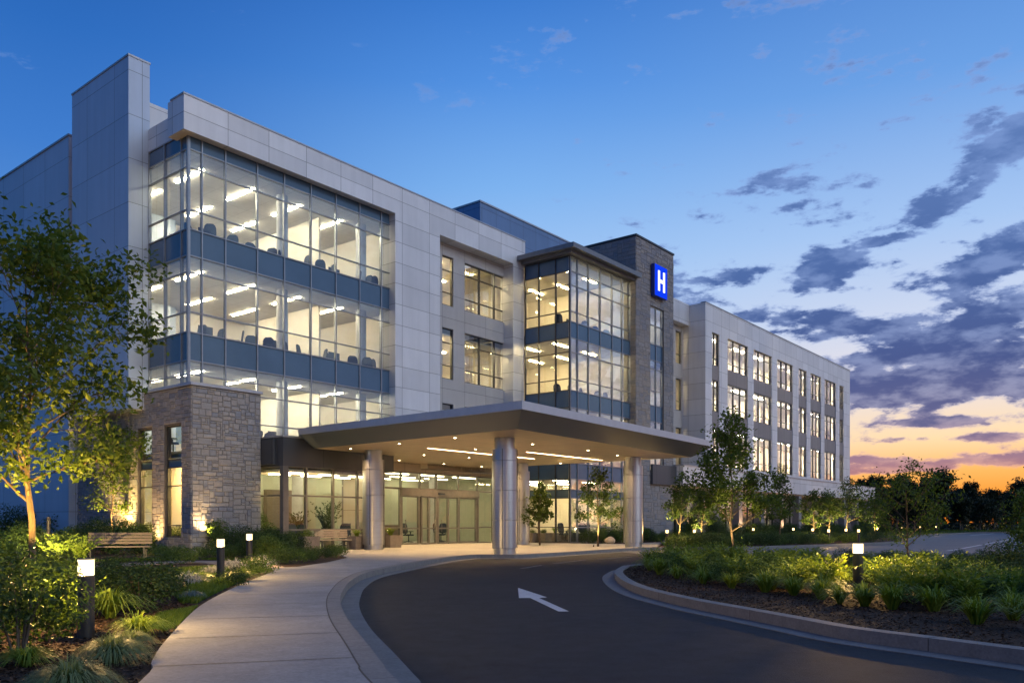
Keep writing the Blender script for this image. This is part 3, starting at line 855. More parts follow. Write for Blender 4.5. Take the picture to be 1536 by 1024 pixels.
for (ca, cb) in COLS:
    m = MB(); R = .49
    m.lathe([(R - .06, .12), (R - .06, .36), (R, .37)], 32, ca, cb)
    zz = [.37, 1.45, 2.6, 3.75, 4.22]
    for i in range(len(zz) - 1):
        m.lathe([(R - .012, zz[i]), (R - .012, zz[i] + .012), (R, zz[i] + .02), (R, zz[i + 1] - .008)], 32, ca, cb)
    m.lathe([(R, 4.212), (R - .09, 4.22), (R - .09, ZSOF + .02)], 32, ca, cb)
    for w in (0, PI / 2, PI, 3 * PI / 2):
        x, y = ca + (R + .002) * math.cos(w + .5), cb + (R + .002) * math.sin(w + .5)
        m.box(x - .008, x + .008, y - .008, y + .008, .38, 4.2, 1)
    part('column', m, [M['column'], M['groove']], CN)
for (p, q) in (((26.2, 25.6), (34.0, 25.6)), ((30.5, 23.4), (37.0, 23.4))):
    m = MB(); m.box(p[0], q[0], p[1] - .028, q[1] + .028, ZSOF - .012, ZSOF - .002); part('light_strip', m, M['led'], CN)
cans = [(23.6, 21.6), (23.9, 25.0), (24.2, 28.4), (27.5, 20.8), (27.8, 24.2), (28.6, 28.2), (31.4, 20.6), (31.2, 27.6), (34.6, 21.0), (34.8, 27.9), (37.4, 21.4), (37.2, 26.2), (30.2, 31.6), (33.6, 31.6), (36.6, 31.4)]
for (ca, cb) in cans:
    m = MB(); m.lathe([(.075, ZSOF - .02), (.075, ZSOF - .006)], 16, ca, cb); m.lathe([(.05, ZSOF - .021), (.05, ZSOF - .02)], 12, ca, cb, 1)
    o = part('downlight', m, [M['bronze'], M['can']], CN)
    ld = bpy.data.lights.new('downlight_lamp', 'SPOT'); ld.energy = 850; ld.color = (1, .60, .25); ld.spot_size = 2.3; ld.spot_blend = .8; ld.shadow_soft_size = .06
    lo = bpy.data.objects.new('downlight_lamp', ld); COL.objects.link(lo); lo.parent = CN; lo.location = (ca, cb, ZSOF - .05)
# ================================================================ GROUND
def smooth_line(pts, k=6):
    out = []
    n = len(pts)
    for i in range(n - 1):
        p0, p1, p2, p3 = (Vector(pts[max(0, min(n - 1, j))]) for j in (i - 1, i, i + 1, i + 2))
        for s in range(k):
            t = s / k
            q = .5 * ((2 * p1) + (p2 - p0) * t + (2 * p0 - 5 * p1 + 4 * p2 - p3) * t * t + (3 * p1 - p0 - 3 * p2 + p3) * t ** 3)
            out.append((q.x, q.y))
    out.append(tuple(pts[-1]))
    return out

def offset_line(pts, d):
    out = []
    n = len(pts)
    for i in range(n):
        a, b = Vector(pts[max(0, i - 1)]), Vector(pts[min(n - 1, i + 1)])
        t = (b - a).normalized()
        out.append((pts[i][0] - t.y * d, pts[i][1] + t.x * d))
    return out

def ribbon(mb, l0, l1, z0, z1, mi=0):
    """a long solid between two lines"""
    for i in range(len(l0) - 1):
        a, b, c, d = l0[i], l0[i + 1], l1[i + 1], l1[i]
        mb.face([(*a, z1), (*b, z1), (*c, z1), (*d, z1)], mi)
        mb.face([(*a, z0), (*b, z0), (*b, z1), (*a, z1)], mi)
        mb.face([(*d, z1), (*c, z1), (*c, z0), (*d, z0)], mi)

def inside(p, poly):
    c = False; n = len(poly)
    for i in range(n):
        (x0, y0), (x1, y1) = poly[i], poly[i - 1]
        if (y0 > p[1]) != (y1 > p[1]) and p[0] < (x1 - x0) * (p[1] - y0) / (y1 - y0) + x0: c = not c
    return c

m = MB(); m.box(-700, 900, -120, 1200, -.6, -.05); m.build('ground', M['terrain'], None, 'structure')
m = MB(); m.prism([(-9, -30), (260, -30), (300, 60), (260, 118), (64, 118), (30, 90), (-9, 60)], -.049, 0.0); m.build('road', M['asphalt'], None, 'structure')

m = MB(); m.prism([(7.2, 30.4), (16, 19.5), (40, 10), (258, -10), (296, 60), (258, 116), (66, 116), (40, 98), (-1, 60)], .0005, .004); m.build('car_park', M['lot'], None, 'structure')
Z1 = .15
near = [(4.6, -12), (1.2, 0.5)]
kpx = [(602, 1024), (575, 995), (549, 962), (520, 926), (510.5, 900), (515, 884), (528, 869), (557, 856), (619, 844), (670, 835.5), (710, 831.5), (742, 831.2), (790, 831), (856, 827), (930, 822.5), (975, 820.3)]
kfront = near + [gp(x, y, Z1) for x, y in kpx]
# the kerb then swings out round the far planting bed
kfar = [gp(1015, 820.2, Z1), gp(1066, 820.6, Z1), gp(1104, 820, Z1), gp(1166, 818, Z1), gp(1228, 816.2, Z1), gp(1290, 814, Z1), (24.8, 53.6), (28.5, 60), (33, 68), (42, 84), (54, 100), (66, 113), (90, 122), (140, 130), (230, 134)]
kfront = smooth_line(kfront + kfar, 6)
kback = offset_line(kfront, .2)
gut = offset_line(kfront, -.3)
def kerb_joints(m, line, zt, w0, w1, step, mi):
    acc = 0.0
    for i in range(1, len(line)):
        p, q = Vector(line[i - 1]), Vector(line[i]); d = (q - p).length; tt = (q - p).normalized(); nn = Vector((-tt.y, tt.x))
        while acc < d:
            c = p + tt * acc
            a, b = c + nn * w0, c + nn * w1; e = tt * .005
            m.face([(a.x - e.x, a.y - e.y, zt + .002), (a.x + e.x, a.y + e.y, zt + .002), (b.x + e.x, b.y + e.y, zt + .002), (b.x - e.x, b.y - e.y, zt + .002)], mi)
            if w0 < 0.001 and zt > .1:
                f = c - nn * .002
                m.face([(f.x - e.x, f.y - e.y, .01), (f.x + e.x, f.y + e.y, .01), (f.x + e.x, f.y + e.y, zt), (f.x - e.x, f.y - e.y, zt)], mi)
            acc += step
        acc -= d
m = MB(); ribbon(m, kfront, kback, -.04, Z1); kerb_joints(m, kfront[:70], Z1, 0, .2, 1.75, 1); m.build('kerb', [M['kerb'], M['groove']], None, 'structure')
m = MB(); ribbon(m, gut, offset_line(kfront, -.004), -.04, .008)
kerb_joints(m, kfront[:70], .008, -.3, -.004, 3.5, 1)
m.build('gutter', [M['gutter'], M['groove']], None, 'structure')

# beds of mulch under everything behind the kerb
bed_edge = offset_line(kfront, .215)
bedpoly = bed_edge + [(230, 200), (-60, 200), (-60, -12)]
m = MB(); m.prism(bedpoly, -.045, .115); m.build('planting_bed', M['mulch'], None, 'structure')

# pavement: from the camera along the kerb to the entrance plaza
left_px = [(207, 1024), (228, 990), (250, 958), (300, 908), (350, 881), (380, 868), (412, 856)]
leftline = [(-2.9, -12), (-1.75, 1.2)] + [gp(x, y, Z1) for x, y in left_px]
leftline = smooth_line(leftline, 5)
bed2 = [gp(x, y, Z1) for x, y in ((405, 851), (446, 849.5), (490, 843), (521, 836), (505, 829.5), (470, 827), (440, 826), (424, 826))]
ki = next(i for i, p in enumerate(bed_edge) if p[0] > gp(985, 820, Z1)[0])
pave_right = bed_edge[:ki + 1]
plaza_back = [xy(A_TW1 - 2.2, B_TW - .4), xy(A_BAY1 - 1.0, B_BAY - 3.2), xy(A_BAY + .4, B_BAY - 3.2), xy(A_BAY - 1.2, BV + .1), xy(AV0 + .2, BV + .1), xy(AV0, BLB), xy(AL0, BLB - .02), xy(AS1, BS - .3)]
pave = pave_right + plaza_back + bed2[::-1] + leftline[::-1]
m = MB(); m.prism(pave, .0, Z1)
# tooled joints across the walk
ln = [0.0]
for i in range(1, len(pave_right)): ln.append(ln[-1] + (Vector(pave_right[i]) - Vector(pave_right[i - 1])).length)
def at_len(line, lens, s):
    for i in range(1, len(line)):
        if lens[i] >= s:
            t = (s - lens[i - 1]) / max(1e-6, lens[i] - lens[i - 1])
            return Vector(line[i - 1]).lerp(Vector(line[i]), t), (Vector(line[i]) - Vector(line[i - 1])).normalized()
    return Vector(line[-1]), Vector((1, 0))
s = 1.1
jp = pave
while s < ln[-1] - .5:
    p, t = at_len(pave_right, ln, s)
    nrm = Vector((-t.y, t.x))
    k = 0.0
    while k < 14 and inside(p + nrm * (k + .15), jp): k += .15
    if k > .6:
        q = p + nrm * k; e = t * .009
        m.face([(p.x - e.x, p.y - e.y, Z1 + .003), (p.x + e.x, p.y + e.y, Z1 + .003), (q.x + e.x, q.y + e.y, Z1 + .003), (q.x - e.x, q.y - e.y, Z1 + .003)], 1)
    s += 1.75 if s < 40 else 2.4
for i in range(len(pave_right) - 1):   # the open joint between walk and kerb
    a, b = bed_edge[i], bed_edge[i + 1]
    c, d = kback[i + 1], kback[i]
    m.face([(*a, Z1 - .001 + .003), (*b, Z1 + .002), (*c, Z1 + .002), (*d, Z1 + .002)], 1)
m.build('pavement', [M['concrete'], M['groove']], None, 'structure')

# garden path at the left
pth = smooth_line([gp(x, y, .13) for x, y in ((-260, 860), (-80, 856), (60, 852), (150, 849), (230, 844), (310, 842), (365, 846), (398, 853))], 5)
m = MB(); ribbon(m, offset_line(pth, .65), offset_line(pth, -.65), .05, .135); m.build('garden_path', M['pathpave'], None, 'structure')

# right hand island
ifr = [gp(x, y, Z1) for x, y in ((934, 848), (922, 856), (932, 868), (962, 881), (1030, 897), (1107, 911), (1190, 926), (1273, 941), (1400, 957), (1536, 974), (1760, 1000))]
ibk = [gp(x, y, Z1) for x, y in ((1950, 990), (2000, 930), (1850, 872), (1536, 856), (1300, 850), (1130, 846.5), (1010, 844.5), (960, 845))]
isl = smooth_line(ifr + ibk + [ifr[0]], 6)
if sum(isl[i][0] * isl[(i + 1) % len(isl)][1] - isl[(i + 1) % len(isl)][0] * isl[i][1] for i in range(len(isl))) < 0: isl = isl[::-1]
iin = offset_line(isl, .2); iin[0] = iin[-1] = tuple((Vector(iin[0]) + Vector(iin[-1])) / 2)
iout = offset_line(isl, -.3); iout[0] = iout[-1] = tuple((Vector(iout[0]) + Vector(iout[-1])) / 2)
m = MB(); ribbon(m, isl, iin, -.04, Z1); kerb_joints(m, isl, Z1, 0, .2, 3.0, 1); m.build('kerb', [M['kerb'], M['groove']], None, 'structure')
m = MB(); ribbon(m, iout, offset_line(isl, -.004), -.04, .009); m.build('gutter', M['gutter'], None, 'structure')
m = MB(); m.prism(offset_line(isl, .19)[:-1], -.045, .115); m.build('planting_bed', M['mulch'], None, 'structure')

# road paint
m = MB()
ar = [(777, 881), (820, 895), (808, 896), (853, 916), (837.5, 916), (795.5, 896), (778.5, 896)]
m.prism([gp(x, y, .004) for x, y in ar], .001, .0045)
m.build('road_arrow', M['paint'], None, 'structure')
m = MB()
def dash(pts, w):
    l = smooth_line([gp(x, y, .008) for x, y in pts], 4)
    ribbon(m, offset_line(l, w / 2), offset_line(l, -w / 2), .001, .0085)
for q in (((781, 852), (797, 849.5), (812, 847)), ((830, 844.5), (855, 841.6), (878, 839)), ((896, 838), (922, 836.4), (947, 835))): dash(q, .055)
m.build('lane_marking', M['paint_worn'], None, 'structure'); m = MB()
for q in (((1330, 842), (1352, 839.5), (1370, 837.6)), ((1421, 825.5), (1438, 823.2)), ((1443, 822), (1472, 816.6)), ((1475, 816), (1506, 810.5), (1516, 808)), ((1455, 802.5), (1490, 799.8))): dash(q, .16)
m.build('lane_marking', M['paint'], None, 'structure')

# ================================================================ VEGETATION MESHES
def leaf_quads(cen, nrm, size, rng, aspect=.55, fold=.25):
    """one pointed, slightly folded leaf per centre (two triangles each side of the midrib, as two quads' worth of faces)"""
    n = len(cen)
    d = rng.normal(size=(n, 3)); d -= (d * nrm).sum(1, keepdims=True) * nrm
    d /= np.linalg.norm(d, axis=1, keepdims=True) + 1e-9
    s = np.cross(nrm, d)
    L = (size * rng.uniform(.65, 1.25, n))[:, None]
    up = nrm * fold
    v = np.stack([cen - d * L * .5, cen + (s * aspect * .5 + up * .3) * L - d * L * .05, cen + d * L * .5 - up * L * .25, cen + (-s * aspect * .5 + up * .3) * L - d * L * .05], 1)
    q = np.arange(n * 4).reshape(n, 4)
    return v.reshape(-1, 3), q

def rand_unit(n, rng):
    v = rng.normal(size=(n, 3)); return v / (np.linalg.norm(v, axis=1, keepdims=True) + 1e-9)

def tree_data(seed, h, trunk_h, cr, r0, nleaf, leaf, shape='round', limbs=16, up=.75, lean=0.0):
    rng = np.random.default_rng(seed); rd = random.Random(seed)
    wood = MB()
    n = 9; path = []; x = y = 0
    for i in range(n + 1):
        t = i / n
        if i: x += rd.uniform(-.02, .02) * h * .6 + lean * h / n; y += rd.uniform(-.02, .02) * h * .6
        path.append((x, y, -.1 + t * h * .93))
    rad = [r0 * (1.35 if i == 0 else (1 - .88 * (i / n))) for i in range(n + 1)]
    wood.tube(path, rad, 9)
    def on_trunk(z):
        z = max(0, min(h * .92, z)); f = (z + .1) / (h * .93 + .1e-6) * n
        i = min(n - 1, int(f)); return Vector(path[i]).lerp(Vector(path[i + 1]), min(1, f - i)), rad[i]
    pts = []; wts = []
    ga = rd.uniform(0, 6)
    for i in range(limbs):
        t = (i + rd.uniform(.1, .9)) / limbs
        z = trunk_h + (h * .9 - trunk_h) * t
        if shape == 'cone': prof = (1 - t) ** .8 * .95 + .1
        elif shape == 'wide': prof = math.sin(PI * (.18 + .74 * t)) ** .7
        else: prof = math.sin(PI * (.16 + .80 * t)) ** .75
        L = cr * prof * rd.uniform(.75, 1.12)
        ga += 2.4 + rd.uniform(-.4, .4)
        el = up * rd.uniform(.55, 1.15) + (.35 * t if shape != 'cone' else 0)
        b, rr = on_trunk(z)
        dr = Vector((math.cos(ga) * math.cos(el), math.sin(ga) * math.cos(el), math.sin(el)))
        k = 5; lp = [b]; dd = dr.copy()
        for j in range(k):
            dd = (dd + Vector((rd.uniform(-.2, .2), rd.uniform(-.2, .2), rd.uniform(-.1, .16)))).normalized()
            lp.append(lp[-1] + dd * (L / math.cos(el * .6) / k))
        r1 = min(rr * .62, r0 * .42) * (1 - .45 * t)
        wood.tube([tuple(p) for p in lp], [max(.006, r1 * (1 - .8 * j / k)) for j in range(k + 1)], 6)
        for sidx in range(7):
            f = .28 + .72 * (sidx + rd.random()) / 7
            q = f * k; jj = min(k - 1, int(q)); p = lp[jj].lerp(lp[jj + 1], q - jj)
            d2 = (dd + Vector(rand_unit(1, rng)[0]) * .95 + Vector((0, 0, .15))).normalized()
            tl = L * rd.uniform(.22, .42)
            mid = p + d2 * tl * .5 + Vector((0, 0, .03 * tl)); e = p + d2 * tl
            wood.tube([tuple(p), tuple(mid), tuple(e)], [max(.004, r1 * .35), max(.003, r1 * .22), .003], 4, cap=False)
            for w in range(3):
                d3 = (d2 + Vector(rand_unit(1, rng)[0]) * .8).normalized()
                pts.append(p.lerp(e, rd.uniform(.4, 1.0)) + d3 * tl * rd.uniform(.1, .4))
            pts.append(e)
            wts += [L] * (len(pts) - len(wts))
    for i in range(12):
        b, _ = on_trunk(h * rd.uniform(.66, .97)); pts.append(b + Vector((rd.uniform(-.22, .22) * cr, rd.uniform(-.22, .22) * cr, rd.uniform(0, .12) * cr)))
    wts += [cr * .45] * (len(pts) - len(wts))
    P0 = np.array([tuple(p) for p in pts])
    w = rng.gamma(1.3, 1.0, len(P0)) * np.array(wts) ** 1.2; w /= w.sum()
    idx = rng.choice(len(P0), nleaf, p=w)
    sg = cr * .105
    cen = P0[idx] + rng.normal(size=(nleaf, 3)) * np.array([sg, sg, sg * .75])
    ok = cen[:, 2] > trunk_h * .55
    cen = cen[ok]
    nr = rand_unit(len(cen), rng) * .9 + np.array([0, 0, .75]); nr /= np.linalg.norm(nr, axis=1, keepdims=True)
    v, q = leaf_quads(cen, nr, leaf, rng)
    return wood, v, q

def make_tree(name, label, cat, loc, seed, h, trunk_h, cr, r0, nleaf, leaf, shape='round', group=None, lm='leaf', bm='bark', rz=0.0, **kw):
    t = thing(name, label, cat, loc, rz, group)
    wd, v, q = tree_data(seed, h, trunk_h, cr, r0, nleaf, leaf, shape, **kw)
    wd.build('trunk', M[bm], t)
    link('crown', npmesh('crown', v, q, M[lm]), t)
    return t

def blades(n, h, spread, width, rng, droop=.9, segs=4, base=.06, upright=.25):
    """arching grass blades from one crown"""
    az = rng.uniform(0, 2 * PI, n); r = spread * np.sqrt(rng.uniform(.02, 1, n)); hh = h * rng.uniform(.6, 1.1, n)
    bx_, by_ = np.cos(az) * base * rng.uniform(0, 1, n), np.sin(az) * base * rng.uniform(0, 1, n)
    az2 = az + rng.normal(0, .35, n)
    V = []
    for k in range(segs + 1):
        t = k / segs
        out = r * t ** 1.12
        z = hh * (1.95 * t - (1.0 + .85 * (r / spread) * droop) * t * t)
        wd = width * (1 - t) ** .7 * (.5 if k == 0 else 1) + .0008
        cx, cy = bx_ + np.cos(az2) * out, by_ + np.sin(az2) * out
        sx, sy = -np.sin(az2) * wd, np.cos(az2) * wd
        V.append(np.stack([np.stack([cx - sx, cy - sy, z], 1), np.stack([cx + sx, cy + sy, z], 1)], 1))
    V = np.stack(V, 1)                       # n, segs+1, 2, 3
    v = V.reshape(-1, 3)
    b = (np.arange(n) * (segs + 1) * 2)[:, None]
    q = np.concatenate([np.stack([b[:, 0] + 2 * k, b[:, 0] + 2 * k + 1, b[:, 0] + 2 * k + 3, b[:, 0] + 2 * k + 2], 1)[:, None] for k in range(segs)], 1).reshape(-1, 4)
    return v, q

def tuft_mesh(seed, n, h, spread, width, mat, **kw):
    v, q = blades(n, h, spread, width, np.random.default_rng(seed), **kw)
    return npmesh('blades', v, q, M[mat])

def shrub_mesh(seed, rx, h, n, leaf, mat, lumps=9):
    rng = np.random.default_rng(seed)
    c = rand_unit(lumps, rng); c[:, 2] = np.abs(c[:, 2])
    cen = c * np.array([rx * .62, rx * .62, h * .45]) + np.array([0, 0, h * .32])
    rr = rng.uniform(.34, .58, lumps)
    idx = rng.integers(0, lumps, n)
    d = rand_unit(n, rng)
    rad = rr[idx] * rng.uniform(.45, 1.12, n) ** .5
    p = cen[idx] + d * rad[:, None] * np.array([rx, rx, h * .85])
    p[:, 2] = np.abs(p[:, 2]) + .02
    nr = d * .8 + rand_unit(n, rng) * .6 + np.array([0, 0, .4]); nr /= np.linalg.norm(nr, axis=1, keepdims=True)
    v, q = leaf_quads(p, nr, leaf, rng, aspect=.5)
    return npmesh('foliage', v, q, M[mat])

def fern_mesh(seed, stems, h, spread, mat, leaf=.075, nl=13):
    """feathery plant: arching stems carrying pairs of narrow leaflets"""
    rng = np.random.default_rng(seed)
    C, N, S = [], [], []
    V, Q = [], []; k0 = 0
    for i in range(stems):
        az = rng.uniform(0, 2 * PI); rr = spread * rng.uniform(.25, 1.0); hh = h * rng.uniform(.65, 1.1)
        o = np.array([math.cos(az), math.sin(az)])
        for k in range(nl):
            t = (k + 1) / nl
            p = np.array([o[0] * rr * t ** 1.4, o[1] * rr * t ** 1.4, hh * (1.35 * t - .42 * t * t)])
            tg = np.array([o[0] * rr * 1.2, o[1] * rr * 1.2, hh * (1.35 - .84 * t)]); tg /= np.linalg.norm(tg)
            sd = np.cross(tg, [0, 0, 1]); sd /= np.linalg.norm(sd) + 1e-9
            for sgn in (-1, 1):
                dr = sd * sgn * .8 + tg * .75 + rng.normal(size=3) * .25; dr /= np.linalg.norm(dr)
                L = leaf * (1.15 - .6 * t) * rng.uniform(.8, 1.3); w = L * .17
                wv = np.cross(dr, rand_unit(1, rng)[0]); wv /= np.linalg.norm(wv) + 1e-9
                V += [p, p + dr * L * .5 + wv * w, p + dr * L, p + dr * L * .5 - wv * w]
                Q.append([k0, k0 + 1, k0 + 2, k0 + 3]); k0 += 4
    return npmesh('foliage', np.array(V), np.array(Q), M[mat])

def stems_mb(seed, n, r, h):
    rd = random.Random(seed); m = MB()
    for i in range(n):
        a = rd.uniform(0, 2 * PI); x, y = math.cos(a), math.sin(a); q = rd.uniform(.3, .9)
        m.tube([(x * .03, y * .03, -.03), (x * r * .25 * q, y * r * .25 * q, h * .35), (x * r * .6 * q, y * r * .6 * q, h * .75)], [.012, .009, .004], 5, cap=False)
    return m

class Plant:
    """one kind of plant; the first call places the original, later calls place copies"""
    def __init__(self, name, cat, meshes, stems=None):
        self.name, self.cat, self.meshes, self.stems = name, cat, meshes, stems
        self.protos = [None] * len(meshes)
        self.k = 0
    def at(self, x, y, label, group=None, s=1.0, z=.11, rz=None):
        i = self.k % len(self.meshes); self.k += 1
        rz = random.uniform(0, 6.28) if rz is None else rz
        if isinstance(s, (int, float)): s = (s, s, s)
        if self.protos[i] is None:
            if self.stems is None:
                o = link(self.name, self.meshes[i]); tag(o, label, self.cat)
            else:
                o = thing(self.name, label, self.cat)
                link('foliage', self.meshes[i], o); self.stems(i).build('stems', M['bark_dark'], o)
            self.protos[i] = o; o.location = (x, y, z); o.rotation_euler = (0, 0, rz); o.scale = s
        else:
            o = dup(self.protos[i], (x, y, z), rz, s, label)
            if 'group' in o: del o['group']
        if group: o['group'] = group
        return o

TUFT = Plant('grass_tuft', 'grass', [tuft_mesh(s, 420, .34, .44, .0065, 'blade', segs=5) for s in (1, 2, 3)])
TUFT_GREY = Plant('grass_tuft', 'grass', [tuft_mesh(s, 900, .38, .48, .0042, 'blade_grey', droop=1.05, segs=5) for s in (4, 5)])
TUFT_WHITE = Plant('silver_grass', 'grass', [tuft_mesh(s, 260, .40, .48, .007, 'blade_white') for s in (6, 7)])
TUFT_BLUE = Plant('blue_grass', 'grass', [tuft_mesh(8, 300, .22, .26, .004, 'blade_blue')])
TUFT_SPIKY = Plant('grass_tuft', 'grass', [tuft_mesh(s, 170, .40, .40, .010, 'blade', segs=4, droop=.55) for s in (61, 62, 63)])
TUFT_WIDE = Plant('arching_grass', 'grass', [tuft_mesh(s, 190, .66, .74, .014, 'blade', segs=6, droop=.95) for s in (9, 10)])
FERN = Plant('feathery_plant', 'plant', [fern_mesh(s, 40, .70, .54, 'fern', leaf=.13, nl=11) for s in (11, 12, 13)])
SHRUB = Plant('leafy_shrub', 'shrub', [shrub_mesh(s, .62, .95, 2600, .075, 'leaf_shrub') for s in (14, 15)], lambda i: stems_mb(30 + i, 9, .6, .9))
DSHRUB = Plant('dark_shrub', 'shrub', [shrub_mesh(s, .62, .9, 3400, .06, 'leaf_dark', 11) for s in (16, 17)], lambda i: stems_mb(40 + i, 9, .6, .85))
LOW = Plant('low_shrub', 'shrub', [shrub_mesh(s, .5, .45, 1500, .05, 'leaf_shrub', 8) for s in (18, 19, 20)])
LOWD = Plant('low_dark_shrub', 'shrub', [shrub_mesh(s, .5, .5, 1500, .05, 'leaf_dark', 8) for s in (21, 22)])
# ================================================================ PLANTING
def G(px, py, z=.11): return gp(px, py, z)
def put(plant, px, py, label, group=None, s=1.0):
    x, y = G(px, py); return plant.at(x, y, label, group, s)

# --- left foreground
put(DSHRUB, 28, 985, 'big dark leafy shrub filling the corner left of the nearest bollard', s=1.0)
put(SHRUB, 70, 938, 'loose leafy shrub lit from behind, beside the trunk of the big tree', s=.85)
put(DSHRUB, -40, 940, 'dark shrub cut by the frame edge, left of the big tree trunk', s=1.1)
put(FERN, 96, 945, 'feathery yellow green plant just left of the nearest bollard post', s=.85)
put(TUFT_WIDE, 165, 928, 'arching bright grass clump glowing just right of the nearest bollard', s=.85)
put(TUFT_WIDE, 100, 915, 'arching grass clump behind the nearest bollard', s=.8)
put(TUFT, 207, 955, 'bright green grass tuft at the pavement edge beside the lawn strip', s=.95)
put(TUFT_GREY, 168, 995, 'pale green grass mound, middle one of three in the mulch by the pavement', s=.85)
put(TUFT_GREY, 105, 1040, 'pale green grass mound at the bottom edge nearest the camera', s=.85)
put(TUFT_GREY, 196, 972, 'pale grass mound tucked behind the middle one by the pavement', s=.62)
put(TUFT, 40, 1000, 'small grass clump in the mulch under the big corner shrub', s=.7)
put(DSHRUB, 208, 915, 'round dark shrub between the nearest bollard and the lawn strip', s=(1, 1, .8))
put(DSHRUB, 165, 897, 'round dark shrub behind the nearest bollard', s=(.95, .95, .72))
put(LOWD, 250, 893, 'low dark shrub at the corner of the lawn strip', s=.9)
put(TUFT_BLUE, 288, 900, 'small blue grey grass tuft on the lawn mound', s=1.0)
put(TUFT_WHITE, 284, 879, 'silver white grass clump at the lawn mound beside the garden path', s=.95)
put(TUFT, 300, 874, 'yellow green grass tuft behind the silver clump on the mound', s=.9)
put(TUFT_WHITE, 352, 858, 'silver white grass clump between the two farther bollards', s=1.15)
put(TUFT_WHITE, 392, 853, 'silver white grass clump right of the farther bollard', s=1.15)
put(TUFT_WHITE, 318, 862, 'silver white grass clump left of the middle bollard', s=.8)
put(TUFT, 362, 873, 'bright grass tuft at the pavement edge right of the middle bollard', s=1.1)
put(LOW, 388, 861, 'low green shrub at the pavement corner by the farther bollard', s=1.0)
put(LOWD, 346, 880, 'low dark shrub at the foot of the middle bollard', s=.7)
for px, py, s in ((18, 905, 1.2), (62, 880, 1.2), (100, 872, 1.1), (135, 878, .7), (235, 866, .6), (200, 870, .65), (-30, 880, 1.3), (30, 866, 1.0), (170, 862, .6)):
    put(LOWD, px, py, 'low dark ground shrub in the bed between the nearest bollard and the garden path', 'low shrubs before the garden path', s)
# lower bed at the left of the entrance
for i, (px, py) in enumerate(((420, 846), (440, 845), (462, 842), (482, 839), (500, 836), (512, 834), (432, 839), (455, 836), (476, 833), (496, 831))):
    put(LOW if i % 3 else LOWD, px, py, 'low rounded shrub in the bed corner in front of the entrance bench', 'low shrubs in the bed by the entrance bench', random.uniform(.75, 1.0))
for px, py, s in ((408, 843, 1), (415, 838, 1.1), (428, 834, 1.0), (402, 838, 1.2), (445, 831, 1.0), (385, 840, 1.1)):
    put(DSHRUB if px % 2 else SHRUB, px, py, 'leafy shrub at the foot of the lobby glass left of the planters', 'shrubs by the lobby glass', s * .9)
# foundation planting along the stone base
for i in range(17):
    px = 118 + i * 17.5 + random.uniform(-5, 5)
    py = 828 + random.uniform(-4, 4)
    kind = (SHRUB, DSHRUB, DSHRUB, FERN)[i % 4]
    put(kind, px, py, 'shrub in the foundation planting along the foot of the stone base', 'foundation shrubs along the stone base', random.uniform(.95, 1.45))
for i, (px, py) in enumerate(((300, 838), (318, 836), (268, 838), (250, 842), (338, 838), (358, 837), (236, 838), (280, 845))):
    put(LOW, px, py, 'low clipped shrub on the grass in front of the stone base', 'low shrubs before the stone base', random.uniform(.8, 1.15))
put(SHRUB, 395, 822, 'tall bushy shrub against the stone corner beside the lobby fascia', s=(1.1, 1.1, 1.7))
for i, (px, py) in enumerate(((10, 850), (45, 842), (80, 846), (100, 838), (120, 843), (-20, 840), (62, 832), (28, 828), (-60, 850))):
    put(SHRUB if i % 2 else FERN, px, py, 'leafy shrub across the garden path lit by the lamp in the bed', 'shrubs across the garden path', random.uniform(1.0, 1.4))
for i, (px, py) in enumerate(((-40, 822), (15, 820), (60, 820), (100, 821), (140, 820))):
    put(DSHRUB, px, py, 'tall dark shrub in the back row beside the rear wing', 'tall shrubs beside the rear wing', (1.8, 1.8, 2.1))
put(TUFT_WIDE, 8, 842, 'arching grass clump across the garden path at the left frame edge', s=1.3)

